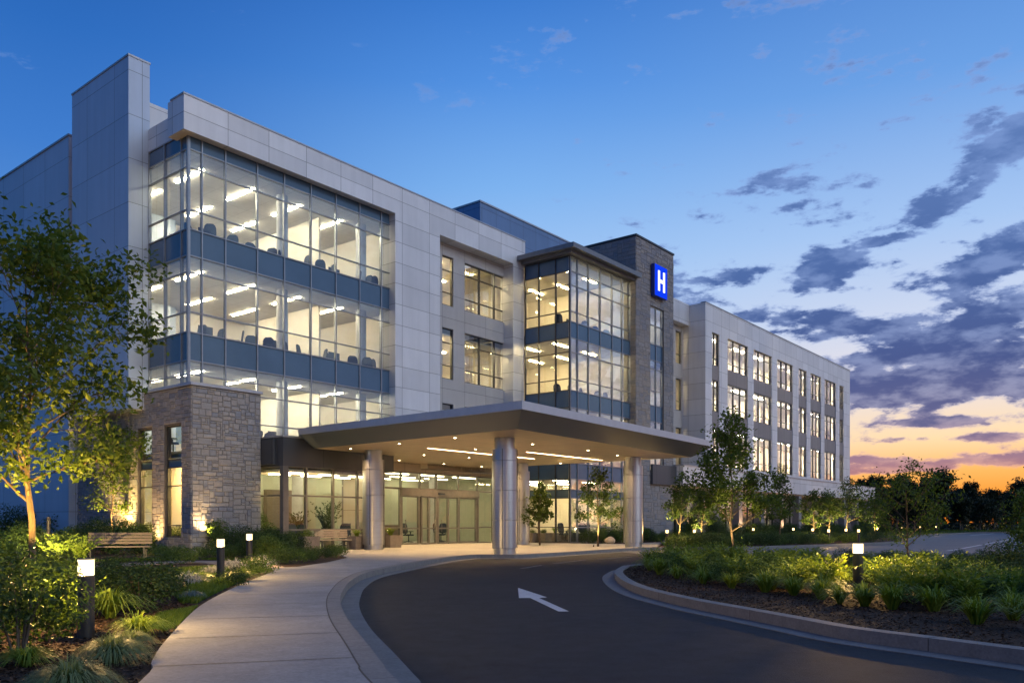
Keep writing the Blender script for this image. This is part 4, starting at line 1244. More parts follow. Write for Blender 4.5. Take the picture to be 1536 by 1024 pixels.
# --- right hand island
FRONT = [(1055, 876), (1097, 882), (1148, 888), (1190, 893), (1232, 899), (1260, 906), (1297, 909), (1339, 914), (1400, 917), (1466, 936), (1015, 868), (990, 862), (1520, 930), (1580, 950)]
for i, (px, py) in enumerate(FRONT):
    kind = TUFT if i not in (5, 8, 11) else FERN
    kind = TUFT_SPIKY if i % 5 else TUFT_WIDE
    put(kind, px, py, 'spiky green grass tuft in the front row along the island kerb', 'front row tufts along the island kerb', random.uniform(.95, 1.3) * (.62 if kind is TUFT_WIDE else 1))
isp = offset_line(isl, .75)[:-1]
rowf = [gp(x, y, .11) for x, y in FRONT]
placed = list(rowf); rd = random.Random(21); tries = 0; cnt = 0
bol = gp(1287, 887, .11)
while tries < 6000 and cnt < 165:
    tries += 1
    px, py = rd.uniform(960, 1640), rd.uniform(848, 915)
    p = gp(px, py, .11)
    if not inside(p, isp): continue
    if (Vector(p) - Vector(bol)).length < .75: continue
    if p[1] < bol[1] and abs(p[0] / p[1] - bol[0] / bol[1]) < .035: continue
    fy = np.interp(px, [f[0] for f in sorted(FRONT)], [f[1] for f in sorted(FRONT)])
    if py > fy - 3.5: continue
    mind = .44 + .012 * max(0, p[1] - 12)
    if any((Vector(p) - Vector(q)).length < mind for q in placed): continue
    placed.append(p); cnt += 1
    depth = (fy - py)
    r = rd.random()
    if depth < 12: kind, s = (FERN, rd.uniform(.75, 1.0)) if r < .5 else ((LOW, rd.uniform(.8, 1.1)) if r < .68 else (TUFT_WIDE, rd.uniform(.6, .85)))
    elif depth < 26: kind, s = (FERN, rd.uniform(.8, 1.1)) if r < .5 else ((SHRUB, rd.uniform(.5, .66)) if r < .72 else (TUFT_WIDE, rd.uniform(.65, .9)))
    else: kind, s = (SHRUB, rd.uniform(.42, .6)) if r < .42 else ((DSHRUB, rd.uniform(.45, .62)) if r < .68 else (FERN, rd.uniform(.65, .85)))
    lab, grp = {id(FERN): ('feathery yellow green plant massed behind the front row of the kerbed island', 'feathery plants on the island'),
                id(LOW): ('low rounded shrub behind the grass tufts of the kerbed island', 'low shrubs on the island'),
                id(TUFT_WIDE): ('arching grass clump among the feathery plants of the kerbed island', 'arching grasses on the island'),
                id(SHRUB): ('leafy green shrub in the middle of the kerbed island', 'leafy shrubs on the island'),
                id(DSHRUB): ('dark dense shrub at the back of the kerbed island', 'dark shrubs on the island')}[id(kind)]
    kind.at(p[0], p[1], lab, grp, s)
put(DSHRUB, 1515, 880, 'tall dark shrub at the right frame edge of the island', s=(1.0, 1.0, .9))
put(SHRUB, 1560, 872, 'tall leafy shrub cut by the right frame edge', s=(1.1, 1.1, 1.4))

# --- far bed in front of the wing
rd = random.Random(5)
hed = [kf for kf in offset_line(kfront, .9) if 41 < ab(*kf)[0] < 62 and kf[0] > 8]
for row in range(5):
    ln_ = offset_line(kfront, .8 + row * 1.25)
    for j, kf in enumerate(ln_):
        if not (8.2 + row * .5 < kf[0] < 24): continue
        if (j + row) % 2: continue
        kind = LOWD if rd.random() < .6 else LOW
        kind.at(kf[0] + rd.uniform(-.3, .3), kf[1] + rd.uniform(-.3, .3), 'low clipped shrub in the rows of the far bed before the wing', 'low shrubs in the far bed', (1.5, 1.5, rd.uniform(1.0, 1.5)))
for i in range(26):
    a = 49 + i * 1.95 + rd.uniform(-.4, .4); b = BP - 1.6 + rd.uniform(-1, .3)
    p = xy(a, b)
    (SHRUB if i % 2 else DSHRUB).at(p[0], p[1], 'bushy shrub in the row at the foot of the podium wall', 'shrubs along the podium', rd.uniform(1.0, 1.5))
for i in range(9):
    p = xy(A_BAY + .6 + i * .95, B_BAY - 1.0 + rd.uniform(-.3, .3))
    (SHRUB if i % 2 else DSHRUB).at(p[0], p[1], 'shrub against the ground floor glass of the bay', 'shrubs along the bay', rd.uniform(.8, 1.1))
for i in range(5):
    p = xy(A_BAY1 + .4 + i * 1.1, B_TW - 1.1 + rd.uniform(-.3, .3))
    LOW.at(p[0], p[1], 'low shrub at the foot of the stone tower', 'shrubs at the tower foot', rd.uniform(1.1, 1.7))

# --- lawns (uncountable blades)
def lawn(poly, n, h, seed, z=.12):
    m = MB(); m.prism(poly, .05, z); m.build('lawn', M['lawn'], None, 'structure')
    rng = np.random.default_rng(seed)
    xs = [p[0] for p in poly]; ys = [p[1] for p in poly]
    pts = []
    while len(pts) < n:
        q = (rng.uniform(min(xs), max(xs)), rng.uniform(min(ys), max(ys)))
        if inside(q, poly): pts.append(q)
    p = np.array(pts); k = len(p)
    az = rng.uniform(0, 2 * PI, k); hh = h * rng.uniform(.5, 1.2, k); w = .006 * rng.uniform(.7, 1.4, k) * (1 + p[:, 1] / 25)
    b = np.column_stack([p, np.full(k, z - .004)])
    s = np.column_stack([np.cos(az) * w, np.sin(az) * w, np.zeros(k)])
    l = np.column_stack([np.cos(az * 1.7) * hh * .5, np.sin(az * 1.7) * hh * .5, hh])
    v = np.stack([b - s, b + s, b + l + s * .15, b + l - s * .15], 1).reshape(-1, 3)
    link('grass', npmesh('grass', v, np.arange(k * 4).reshape(k, 4), M['lawnblade']), None, 'stuff')
def pxpoly(l): return [gp(x, y, .12) for x, y in l]
lawn(pxpoly([(222, 941), (238, 921), (290, 912), (296, 909), (262, 942), (246, 947)]), 6000, .05, 1)
lawn(pxpoly([(262, 894), (285, 880), (330, 870), (354, 875), (322, 890), (296, 904), (272, 905)]), 9000, .09, 2)
lawn(smooth_line(pxpoly([(230, 866), (262, 853), (320, 850), (380, 851), (398, 856), (340, 868), (270, 872)]), 2), 9000, .07, 3)
lawn(pxpoly([(120, 842), (240, 838), (380, 839), (395, 843), (300, 838.5), (200, 841)]), 6000, .08, 4)
lawn([tuple(p) for p in offset_line(kfront, .25) if 58 < p[1] < 131 and p[0] < 200] + [(200, 150), (60, 150), (36, 84)], 14000, .16, 5, z=.14)

# bark chips strewn over the mulch
def chips(poly, n, seed):
    rng = np.random.default_rng(seed); pts = []
    xs = [p[0] for p in poly]; ys = [p[1] for p in poly]
    while len(pts) < n:
        q = (rng.uniform(min(xs), max(xs)), rng.uniform(min(ys), max(ys)))
        if inside(q, poly): pts.append(q)
    p = np.column_stack([np.array(pts), .115 + rng.uniform(.002, .02, n)])
    nr = rand_unit(n, rng) * .45 + np.array([0, 0, 1.0]); nr /= np.linalg.norm(nr, axis=1, keepdims=True)
    v, q = leaf_quads(p, nr, .055, rng, aspect=.5, fold=.3)
    link('mulch_chips', npmesh('mulch_chips', v, q, M['chip']), None, 'stuff')
chips([gp(x, y, .115) for x, y in ((-60, 1090), (150, 1090), (204, 1024), (250, 955), (290, 915), (280, 880), (60, 880), (-60, 900))], 16000, 1)
chips(offset_line(isl, .22)[:-1], 30000, 2)

# ================================================================ TREES
tx, ty = gp(48, 884, .11)
BIG = make_tree('maple_tree', 'tall leafy tree at the left frame edge, its trunk and lower leaves lit yellow', 'tree', (tx, ty, .1), 12, 6.7, 1.5, 2.15, .07, 9500, .15, 'wide', limbs=24, up=.62, lm='leaf')
x, y = gp(172, 826, .11)
make_tree('young_tree', 'young tree with pale trunk behind the wooden bench at the stone wall', 'tree', (x, y, .1), 4, 5.4, 1.5, 1.75, .05, 4200, .15, 'round', limbs=15)
x, y = gp(341, 826, .11)
make_tree('slender_tree', 'slender sparse tree against the stone corner lit from below', 'tree', (x, y, .1), 6, 3.3, 1.2, .85, .04, 1500, .10, 'round', limbs=9)
x, y = gp(1101, 851, .11)
make_tree('maple_tree', 'leafy young tree on the island in front of the long wing, thin pale trunk', 'tree', (x, y, .1), 9, 4.6, .9, 1.3, .04, 5600, .115, 'cone', limbs=24, up=.85)
x, y = gp(1362, 858, .11)
make_tree('spreading_tree', 'spreading dark small tree right of the island bollard', 'tree', (x, y, .1), 19, 2.35, .5, 1.15, .035, 2600, .085, 'wide', limbs=15, up=.6)
x, y = gp(1545, 856, .11)
make_tree('spreading_tree', 'dark leafy tree cut by the right frame edge', 'tree', (x, y, .1), 23, 2.0, .4, .8, .035, 2200, .09, 'wide', limbs=14, up=.6)
ctrees = [(897, 42.5, 4.5, 1.1, 'small upright tree in front of the glass bay, lit from below', True),
          (810, 44.8, 3.7, .95, 'dark small tree in a planter left of the glass bay', False),
          (1017, 46.0, 4.3, 1.15, 'upright tree lit from below beside the stone tower foot', True),
          (1052, 52.0, 3.6, .95, 'small tree lit from below between the tower foot and the island tree', True),
          (1168, 50.5, 4.7, 1.25, 'dark conical tree by the podium right of the island tree', False),
          (1222, 58.0, 3.5, 1.1, 'small rounded tree lit from below, nearest of the lit row by the podium', True),
          (1243, 62.0, 4.0, 1.2, 'small tree lit from below, second of the lit row by the podium', True),
          (1272, 60.0, 4.9, 1.5, 'tallest conical tree of the lit row by the podium', True),
          (1312, 66.0, 3.6, 1.2, 'small tree lit from below at the far end of the podium', True)]
SPOTS = []
for i, (px, d, h, cr, lab, lit) in enumerate(ctrees):
    x, y = (px - CX) / F * d, d
    make_tree('small_tree', lab, 'tree', (x, y, .1), 50 + i, h, h * .24, cr, .05, 2600, .15, 'cone' if i != 5 else 'round', lm='leaf_cone', limbs=18, up=.55, bm='bark')
    if lit: SPOTS.append((x, y))
# dark trees beyond the car park
wd, v, q = tree_data(77, 11, 2.2, 4.2, .22, 3600, .62, 'round', limbs=20)
wd2, v2, q2 = tree_data(78, 9, 1.4, 4.6, .22, 3600, .62, 'wide', limbs=20)
wd3, v3, q3 = tree_data(79, 13, 2.5, 3.9, .24, 3600, .62, 'round', limbs=22, up=1.0)
protos = []
rd = random.Random(9)
row = []
for i in range(27): row.append((1262 + i * 13.5 + rd.uniform(-4, 4), rd.uniform(150, 175), rd.uniform(.52, .74)))
for i in range(11): row.append((1278 + i * 27 + rd.uniform(-6, 6), rd.uniform(128, 140), rd.uniform(.36, .52)))
for i in range(9): row.append((1310 + i * 44 + rd.uniform(-6, 6), rd.uniform(180, 215), rd.uniform(.65, .9)))
for px, d, s in ((1296, 100, .5), (1405, 126, .82), (1372, 122, .66), (1345, 120, .55), (1440, 130, .55), (1540, 112, .62), (1575, 104, .8)): row.append((px, d, s))
GT = 'trees beyond the car park'
for i, (px, d, s) in enumerate(row):
    x, y = (px - CX) / F * d, d
    k = i % 3
    lab = 'dark leafy tree in the wood beyond the car park against the sunset'
    if k >= len(protos):
        t = thing('dark_tree', lab, 'tree', (x, y, 0), 0, GT)
        (wd, wd2, wd3)[k].build('trunk', M['bark_dark'], t)
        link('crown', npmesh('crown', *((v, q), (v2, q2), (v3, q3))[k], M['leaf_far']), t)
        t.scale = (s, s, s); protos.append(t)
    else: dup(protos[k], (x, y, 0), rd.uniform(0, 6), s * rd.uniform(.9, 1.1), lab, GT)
# undergrowth under the wood
rng = np.random.default_rng(4)
n = 16000
xx = rng.uniform(50, 215, n); yy = 148 + rng.normal(0, 7, n) + (xx - 120) * -.08
hh = rng.uniform(0, 1, n) ** 1.3 * (2.4 + 1.2 * np.sin(xx * .3))
nr = rand_unit(n, rng)
vv, qq = leaf_quads(np.column_stack([xx, yy, hh + .1]), nr, .8, rng)
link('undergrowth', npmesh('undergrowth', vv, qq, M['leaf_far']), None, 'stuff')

# ================================================================ LAMPS
def bollard(name, label, loc, h=.84, r=.068, group=None, far=False):
    t = thing(name, label, 'lamp', loc, 0, group)
    lh = .18 if not far else .16
    m = MB(); m.lathe([(r, -.02), (r, h - lh - .015), (r - .008, h - lh - .008), (r - .008, h - lh)], 28); m.build('post', M['post'], t)
    m = MB(); m.lathe([(r - .002, h - lh + .002), (r - .002, h - .012)], 28); m.f.pop(); m.m.pop(); m.s.pop(); m.build('lamp_lens', M['lens_far' if far else 'lens'], t)
    ld = bpy.data.lights.new('bollard_lamp', 'POINT'); ld.energy = 110 if far else 500; ld.color = (1, .60, .20); ld.shadow_soft_size = .03
    lo = bpy.data.objects.new('bollard_lamp', ld); COL.objects.link(lo); lo.parent = t; lo.location = (0, 0, h - lh * .5)
    m = MB(); m.lathe([(r - .004, h - .011), (r - .004, h), (.0, h + .001)], 28); m.build('cap', M['bronze'], t)
    return t
x, y = gp(129, 957, .11); bollard('bollard_light', 'tall dark bollard light in the mulch, nearest one left of the pavement', (x, y, .11), .86, .084)
x, y = gp(331, 869, .11); bollard('bollard_light', 'dark bollard light on the grass edge, second along the pavement', (x, y, .11), .90, .082)
x, y = gp(374, 851, .11); bollard('bollard_light', 'dark bollard light farthest along the pavement, before the stone corner', (x, y, .11), .95, .082)
x, y = bol; bollard('bollard_light', 'dark bollard light among the plants of the right hand island', (x, y, .11), .88, .090)
far_b = [(1000.6, 43.6, 'small glowing bollard left of the island tree before the tower'), (1041.6, 46, 'small glowing bollard just left of the island tree trunk'),
         (1130, 58, 'small glowing bollard right of the island tree trunk by the podium'), (1190, 60, 'small glowing bollard beside the dark conical tree'),
         (1219, 55, 'small glowing bollard left in the lit row before the podium'), (1243, 48, 'small glowing bollard with a dark post in the far bed'),
         (1269, 53, 'small glowing bollard right of the dark posted one'), (1288, 47.8, 'small glowing bollard directly above the island bollard in the far bed'),
         (1316, 66, 'small glowing bollard by the end of the podium'), (1352, 84, 'small glowing bollard on the grass beyond the podium, left one'), (1380, 90, 'small glowing bollard on the grass beyond the podium, middle one'), (1404, 96, 'small glowing bollard on the grass beyond the podium, right one')]
for px, d, lab in far_b:
    bollard('path_light', lab, ((px - CX) / F * d, d, .11), .88, .068, far=True)
for i, (px, d) in enumerate(((1452, 146), (1476, 148), (1500, 141), (1512, 145), (1440, 150), (1425, 152))):
    bollard('path_light', 'tiny warm light at the foot of the wood beyond the car park', ((px - CX) / F * d, d, .11), .8, .06, 'lights beyond the car park', True)

def spot(label, x, y, tx, ty, tz, energy, size=.9, col=(1, .68, .25), group=None, z0=.3):
    """a small ground spike light with its lamp"""
    t = thing('garden_spotlight', label, 'lamp', (x, y, .11), math.atan2(ty - y, tx - x), group)
    k = z0 - .26
    m = MB(); m.tube([(0, 0, -.05), (0, 0, .04 + k)], [.012, .012], 8)
    m.tube([(-.05, 0, .02 + k), (.03, 0, .1 + k)], [.03, .035], 12); m.build('lamp_body', M['post'], t)
    ld = bpy.data.lights.new('spotlight_lamp', 'SPOT'); ld.energy = energy * 8.5; ld.color = col; ld.spot_size = size; ld.spot_blend = .7; ld.shadow_soft_size = .05
    o = bpy.data.objects.new('spotlight_lamp', ld); COL.objects.link(o)
    o.location = (x + (tx - x) * .08, y + (ty - y) * .08, z0)
    o.rotation_euler = (Vector((tx, ty, tz)) - Vector(o.location)).to_track_quat('-Z', 'Y').to_euler()
    o.parent = t; o.matrix_parent_inverse = Matrix.LocRotScale(t.location, t.rotation_euler, None).inverted()
    return t
spot('black spike light in front of the big left tree', tx + 1.3, ty - 1.3, tx - .1, ty + .2, 2.9, 250, 1.15, (1, .56, .11))
spot('black spike light to the left of the big tree', tx - 1.5, ty - .9, tx, ty + .2, 2.7, 230, 1.15, (1, .56, .11))
x, y = gp(172, 826, .11)
spot('black spike light under the young tree behind the bench', x + .5, y - .7, x, y + .2, 2.6, 330, 1.2, (1, .62, .18))
x, y = gp(341, 826, .11)
for i, (px, e) in enumerate(((300, 120), (384, 150))):
    xx_, yy_ = gp(px, 824, .11)
    a, b = ab(xx_, yy_); b = BS - .5; xx_, yy_ = xy(a if i else AS + .45, b)
    q = xy((a if i else AS + .45), BS + .05)
    spot('black spike light washing the %s end of the stone corner wall' % ('lobby' if i else 'left'), xx_, yy_, q[0], q[1], 2.4, e * .42, 1.8, (1, .62, .25), z0=.85)
for k, bb in enumerate(((win_b[0][1] + win_b[1][0]) / 2, win_b[1][1] + 1.0)):
    p = xy(AS - .8, bb); q = xy(AS + .05, bb)
    spot(('black spike light between the two tall windows', 'black spike light left of the tall windows')[k], p[0], p[1], q[0], q[1], 2.4, 90, 1.7, (1, .56, .18))
for i, (x, y) in enumerate(SPOTS):
    spot('tiny spike light at the foot of a small lit tree near the wing', x - .3, y - .8, x, y, 1.9, 150, 1.3, (1, .70, .22), 'spike lights under the small trees')
x, y = gp(1101, 851, .11); spot('black spike light under the young island tree', x - .5, y - .7, x, y, 2.0, 110, 1.2)
x, y = gp(1362, 858, .11); spot('black spike light under the spreading island tree', x - .4, y - .7, x, y, 1.2, 22, 1.3)
for k in range(4):
    p = xy(pw[k * 2] + 0, BP - .5); q = xy(pw[k * 2], BP + .12)
    spot('tiny spike light washing a stone pier of the podium', p[0], p[1], q[0], q[1], 2.0, 60, 1.2, (1, .6, .28), 'spike lights at the podium piers')
for px, py, e in ((30, 846, 90), (85, 846, 110)):
    x, y = gp(px, py, .11)
    spot('spike light in the bed across the garden path, %s' % ('left one' if px < 50 else 'right one'), x + .6, y - 1.2, x, y + .5, .8, e, 1.6)

# ================================================================ FURNITURE
def bench(label, loc, rz, wood, L=1.9, arms=False):
    t = thing('wooden_bench' if wood == 'wood' else 'stone_bench', label, 'bench', loc, rz)
    m = MB()
    for i in range(5): m.box(-L / 2, L / 2, -.27 + i * .105, -.27 + i * .105 + .09, .42, .46)
    m.build('seat', M[wood], t)
    m = MB()
    for i in range(4):
        y, z = .27 + i * .03, .52 + i * .1
        m.box(-L / 2, L / 2, y, y + .03, z, z + .085)
    m.build('backrest', M[wood], t)
    for sx in (-L / 2 + .18, L / 2 - .18):
        m = MB()
        m.box(sx - .03, sx + .03, -.26, -.2, 0, .415); m.box(sx - .03, sx + .03, .2, .26, 0, .415); m.box(sx - .031, sx + .031, -.2, .2, .36, .412)
        m.face([(sx - .03, .262, .3), (sx + .03, .262, .3), (sx + .03, .40, .92), (sx - .03, .40, .92)]); m.face([(sx - .03, .30, .3), (sx + .03, .30, .3), (sx + .03, .44, .92), (sx - .03, .44, .92)])
        m.face([(sx - .03, .262, .3), (sx - .03, .30, .3), (sx - .03, .44, .92), (sx - .03, .40, .92)]); m.face([(sx + .03, .262, .3), (sx + .03, .30, .3), (sx + .03, .44, .92), (sx + .03, .40, .92)])
        m.build('leg', M['benchmetal'], t)
    return t
x, y = gp(178, 839, .12); bench('weathered wooden slat bench on the grass under the young tree', (x, y, .12), .28, 'wood', 2.0)
x, y = gp(500, 824, .15); bench('pale timber bench between two planters beside the lobby glass', (x, y, .152), ANG - .35, 'planter_pale', 1.55)

def planter(label, px, py, w, h, mat, plant='shrub', rz=ANG, group=None, off=0, s=.55):
    x, y = gp(px, py, .15)
    t = thing('planter', label, 'planter', (x, y, .152), rz, group)
    m = MB()
    k = w / 2
    m.prism([(-k * .86, -k * .86), (k * .86, -k * .86), (k * .86, k * .86), (-k * .86, k * .86)], 0, .03)
    v = [(-k * .86, -k * .86, .03), (k * .86, -k * .86, .03), (k * .86, k * .86, .03), (-k * .86, k * .86, .03), (-k, -k, h), (k, -k, h), (k, k, h), (-k, k, h)]
    q = k - .05
    v += [(-q, -q, h), (q, -q, h), (q, q, h), (-q, q, h), (-q, -q, h - .08), (q, -q, h - .08), (q, q, h - .08), (-q, q, h - .08)]
    n = len(m.v); m.v += v
    for i in range(4):
        j = (i + 1) % 4
        for a, b in ((0, 4), (4, 8), (8, 12)):
            m.f.append((n + a + i, n + a + j, n + b + j, n + b + i)); m.m.append(0); m.s.append(False)
    m.build('pot', M[mat], t)
    m = MB(); m.face([(-q, -q, h - .07), (q, -q, h - .07), (q, q, h - .07), (-q, q, h - .07)]); m.build('soil', M['mulch'], t)
    if plant:
        pl = {'shrub': LOW, 'fern': FERN, 'grass': TUFT}[plant]
        pl.at(x, y, 'green plant growing in the %s' % label, None, s, z=.152 + h - .09)
    return t
planter('dark square planter left of the pale bench', 458, 825.5, .92, .62, 'planter', 'shrub', s=.8)
planter('dark square planter right of the pale bench', 535, 823.5, .62, .6, 'planter', 'fern', s=.6)
planter('dark square planter at the left of the entrance doors', 586, 820.5, .85, .6, 'planter', 'fern', s=.65)
for px, py, w, mt, lb, pl in ((797, 813, .8, 'planter', 'dark square planter left of four before the bay', 'shrub'), (816, 813, .75, 'planter_pale', 'pale square planter second of four before the bay', 'shrub'),
                              (833, 812.5, .65, 'planter_pale', 'pale square planter third of four before the bay', 'fern'), (856, 812.5, .9, 'planter', 'dark square planter right of four before the bay', 'shrub'),
                              (876, 812.3, .8, 'planter', 'dark square planter beside the lit tree before the bay', 'grass')):
    planter(lb, px, py, w, .58, mt, pl, s=.65)
# rounded boulder by the bay
x, y = gp(915, 815, .15)
bm_ = bpy.data.meshes.new('boulder'); 
import bmesh
b = bmesh.new(); bmesh.ops.create_icosphere(b, subdivisions=3, radius=.32)
for vtx in b.verts:
    vtx.co.z *= .75; vtx.co *= 1 + .07 * math.sin(vtx.co.x * 13 + 1) * math.cos(vtx.co.y * 11)
b.to_mesh(bm_); b.free(); bm_.materials.append(M['planter_pale'])
o = link('boulder', bm_); o.location = (x, y, .32); tag(o, 'pale rounded boulder left of the farther column', 'boulder')

# ================================================================ THINGS SEEN THROUGH THE GLASS
def make_chair(label, group):
    t = thing('office_chair', label, 'chair', (0, 0, 0), 0, group)
    m = MB(); m.box(-.25, .25, -.24, .24, .43, .52); o = m.build('seat', M['chair'], t); bv = o.modifiers.new('bevel', 'BEVEL'); bv.width = .05; bv.segments = 3
    m = MB()
    prof = [(.15, .56), (.22, .60), (.25, .70), (.26, .85), (.25, 1.0), (.215, 1.10), (.13, 1.17)]
    for (w0, z0), (w1, z1) in zip(prof[:-1], prof[1:]):
        y0, y1 = .20 + .14 * (z0 - .56) ** 1.3, .20 + .14 * (z1 - .56) ** 1.3
        for q in (((-w0, y0, z0), (w0, y0, z0), (w1, y1, z1), (-w1, y1, z1)), ((w0, y0 + .06, z0), (-w0, y0 + .06, z0), (-w1, y1 + .06, z1), (w1, y1 + .06, z1)),
                  ((w0, y0, z0), (w0, y0 + .06, z0), (w1, y1 + .06, z1), (w1, y1, z1)), ((-w0, y0 + .06, z0), (-w0, y0, z0), (-w1, y1, z1), (-w1, y1 + .06, z1))): m.face(list(q))
    w1, y1, z1 = .13, .20 + .14 * .61 ** 1.3, 1.17
    m.face([(-w1, y1, z1), (w1, y1, z1), (w1, y1 + .06, z1), (-w1, y1 + .06, z1)])
    m.box(-.04, .04, .19, .25, .5, .62); m.build('backrest', M['chair'], t)
    m = MB(); m.lathe([(.03, .08), (.03, .43)], 10)
    for i in range(5):
        w = i * 2 * PI / 5; m.tube([(0, 0, .1), (.3 * math.cos(w), .3 * math.sin(w), .05)], [.025, .018], 6)
    m.build('base', M['chair'], t)
    for s_ in (-1, 1):
        m = MB(); m.box(s_ * .29 - .03, s_ * .29 + .03, -.16, .16, .66, .69); m.box(s_ * .29 - .015, s_ * .29 + .015, .02, .07, .46, .66); m.build('armrest', M['chair'], t)
    return t
CH = None
def chair(a, b, z, rz, label, group):
    global CH
    p = xy(a, b)
    if CH is None:
        CH = make_chair(label, group); CH.location = (*p, z); CH.rotation_euler = (0, 0, rz); return CH
    return dup(CH, (*p, z), rz, 1.0, label, group)
def desk(a, b, z, L, label, group=None, rz=ANG, scr=True):
    p = xy(a, b)
    t = thing('office_desk', label, 'desk', (*p, z), rz, group)
    m = MB(); m.box(-L / 2, L / 2, -.36, .36, .71, .75); m.build('desktop', M['desk'], t)
    for sx in (-L / 2 + .05, L / 2 - .05):
        m = MB(); m.box(sx - .025, sx + .025, -.32, .32, 0, .708); m.build('leg', M['frame_dark'], t)
    return t
def monitor(a, b, z, label, group=None, rz=ANG, w=.58):
    p = xy(a, b)
    t = thing('computer_monitor', label, 'monitor', (*p, z + .752), rz, group)
    m = MB(); m.box(-w / 2, w / 2, -.02, .02, .12, .12 + w * .62); m.build('screen', M['screen'], t)
    m = MB(); m.box(-.1, .1, -.08, .08, 0, .015); m.box(-.025, .025, .021, .05, .015, .3); m.build('stand', M['screen'], t)
    return t
rd = random.Random(31)
names = ('first upper', 'middle', 'top')
for k in range(3):
    z = FL[k] + .003
    fl = ('lower', 'middle', 'top')[k]
    for i in range(12):
        a = A0 + .7 + i * .96 + rd.uniform(-.25, .25)
        chair(a, BG + .58 + rd.uniform(0, .3), z + .001, ANG + rd.uniform(-2.4, 2.4), 'dark office chair by the window on the %s floor behind the big curtain wall' % fl, 'chairs on the %s curtain wall floor' % fl)
    for i in range(3):
        a = A0 + 2.0 + i * 3.6
        desk(a, BG + 1.55, z, 1.7, 'office desk on the %s floor behind the big curtain wall, %s' % (fl, ('nearest the left corner', 'at the middle', 'nearest the white pier')[i]))
        monitor(a - .3, BG + 1.5, z, 'dark monitor on the %s floor desk %s of the curtain wall' % (fl, ('near the left corner', 'at the middle', 'near the white pier')[i]), w=.7)
    chair(A0 + .8, BG + 2.6, z, ANG + 1.0, 'dark office chair behind the left side glass on the %s floor' % fl, None)
for k, z in enumerate((4.6, 8.8, 13.0)):
    for i in range(5):
        fl = ('lower', 'middle', 'top')[k]
        chair(A_BAY + .9 + i * 1.25, B_BAY + .9 + rd.uniform(0, .6), z + .003, ANG + rd.uniform(-2, 2), 'dark office chair by the glass on the %s floor of the bay' % fl, 'chairs on the %s floor of the bay' % fl)
    desk(A_BAY + 3.4, B_BAY + 2.6, z + .003, 2.2, 'desk in the middle of the bay on the %s floor' % ('lower', 'middle', 'top')[k])
# lobby
p = xy(32.6, 36.2); t = thing('reception_desk', 'long reception desk in the lobby behind the entrance doors', 'desk', (*p, .168), ANG)
m = MB(); m.box(-1.7, 1.7, -.3, .0, 0, 1.05); m.build('front_panel', M['wood'], t); m = MB(); m.box(-1.78, 1.78, -.36, .42, 1.052, 1.1); m.build('counter', M['planter_pale'], t)
def houseplant(label, a, b, h, z=.168):
    p = xy(a, b); t = thing('potted_palm', label, 'plant', (*p, z))
    m = MB(); m.lathe([(.16, 0), (.22, .42), (.19, .42), (.18, .38)], 20); m.build('pot', M['planter'], t)
    vq = fern_mesh(int(a * 10), 26, h, h * .5, 'leaf_dark', leaf=.26, nl=12); o = link('foliage', vq, t); o.location = (0, 0, .38)
houseplant('tall potted palm inside the lobby glass behind the pale bench', pa(491, 31.4), 31.4, 1.75)
houseplant('potted palm deeper in the lobby left of the entrance doors', pa(448, 33.5), 33.5, 1.3)
houseplant('small potted plant on the floor inside the tall window', AS + .75, win_b[0][0] - .55, .8, .204)
for i, (a, b) in enumerate(((23.4, 31.3), (24.6, 31.9), (26.2, 31.2), (27.0, 32.2), (29.4, 35.0), (34.4, 35.2), (36.4, 34.6), (37.6, 35.6))):
    chair(a, b, .168, ANG + i * 1.3, 'dark waiting chair on the lobby floor', 'chairs in the lobby')
for i in range(6): chair(A_BAY + .8 + i * 1.05, B_BAY + 1.0 + (i % 2) * .6, .185, ANG + i, 'dark chair behind the ground floor glass of the bay', 'chairs in the bay ground floor')
x, y = gp(73, 845, .11)
t = thing('stake_post', 'thin dark post beside the garden path behind the big tree', 'post', (x, y, .11))
m = MB(); m.lathe([(.05, -.02), (.05, 1.35), (.04, 1.37)], 16); m.build('shaft', M['post'], t); m = MB(); m.lathe([(.056, 1.372), (.056, 1.42), (.0, 1.43)], 16); m.build('cap', M['post'], t)

# ================================================================ SKY, SUN, CAMERA
def px_dir(px, py):
    u, v = (px - CX) / F, (HZ - py) / F
    return math.atan2(u, 1), math.atan2(v, math.sqrt(1 + u * u))

W = bpy.data.worlds.new('World'); SC.world = W; W.use_nodes = True
t = NT(W.node_tree)
tc = t.n('ShaderNodeTexCoord')
sp = t.n('ShaderNodeSeparateXYZ', ins={0: tc.outputs['Generated']})
X, Y, Z = sp.outputs
az = t.math('ARCTAN2', X, Y)
el = t.math('ARCSINE', Z)
deg = math.radians
def elramp(stops): return t.ramp(t.math('DIVIDE', t.math('MAXIMUM', el, 0.0), deg(90)), [(max(0, e / 90), c) for e, c in stops])
R_ = elramp([(0, (1.0, .27, .022)), (1.7, (1.0, .34, .04)), (3.2, (1.0, .50, .13)), (5.2, (1.0, .74, .43)), (8.5, (.82, .76, .78)), (12.5, (.62, .70, .88)), (18, (.38, .57, .90)), (26, (.145, .355, .79)), (36, (.045, .18, .58)), (60, (.02, .09, .36))])
C_ = elramp([(0, (.9, .55, .35)), (4, (.75, .66, .66)), (9, (.55, .62, .80)), (16, (.38, .59, .91)), (22, (.205, .45, .87)), (28, (.085, .285, .76)), (34, (.03, .17, .59)), (60, (.012, .07, .30))])
L_ = elramp([(0, (.20, .30, .56)), (9, (.15, .30, .66)), (16, (.10, .28, .68)), (22, (.05, .205, .62)), (28, (.026, .15, .52)), (34, (.016, .105, .42)), (60, (.008, .05, .24))])
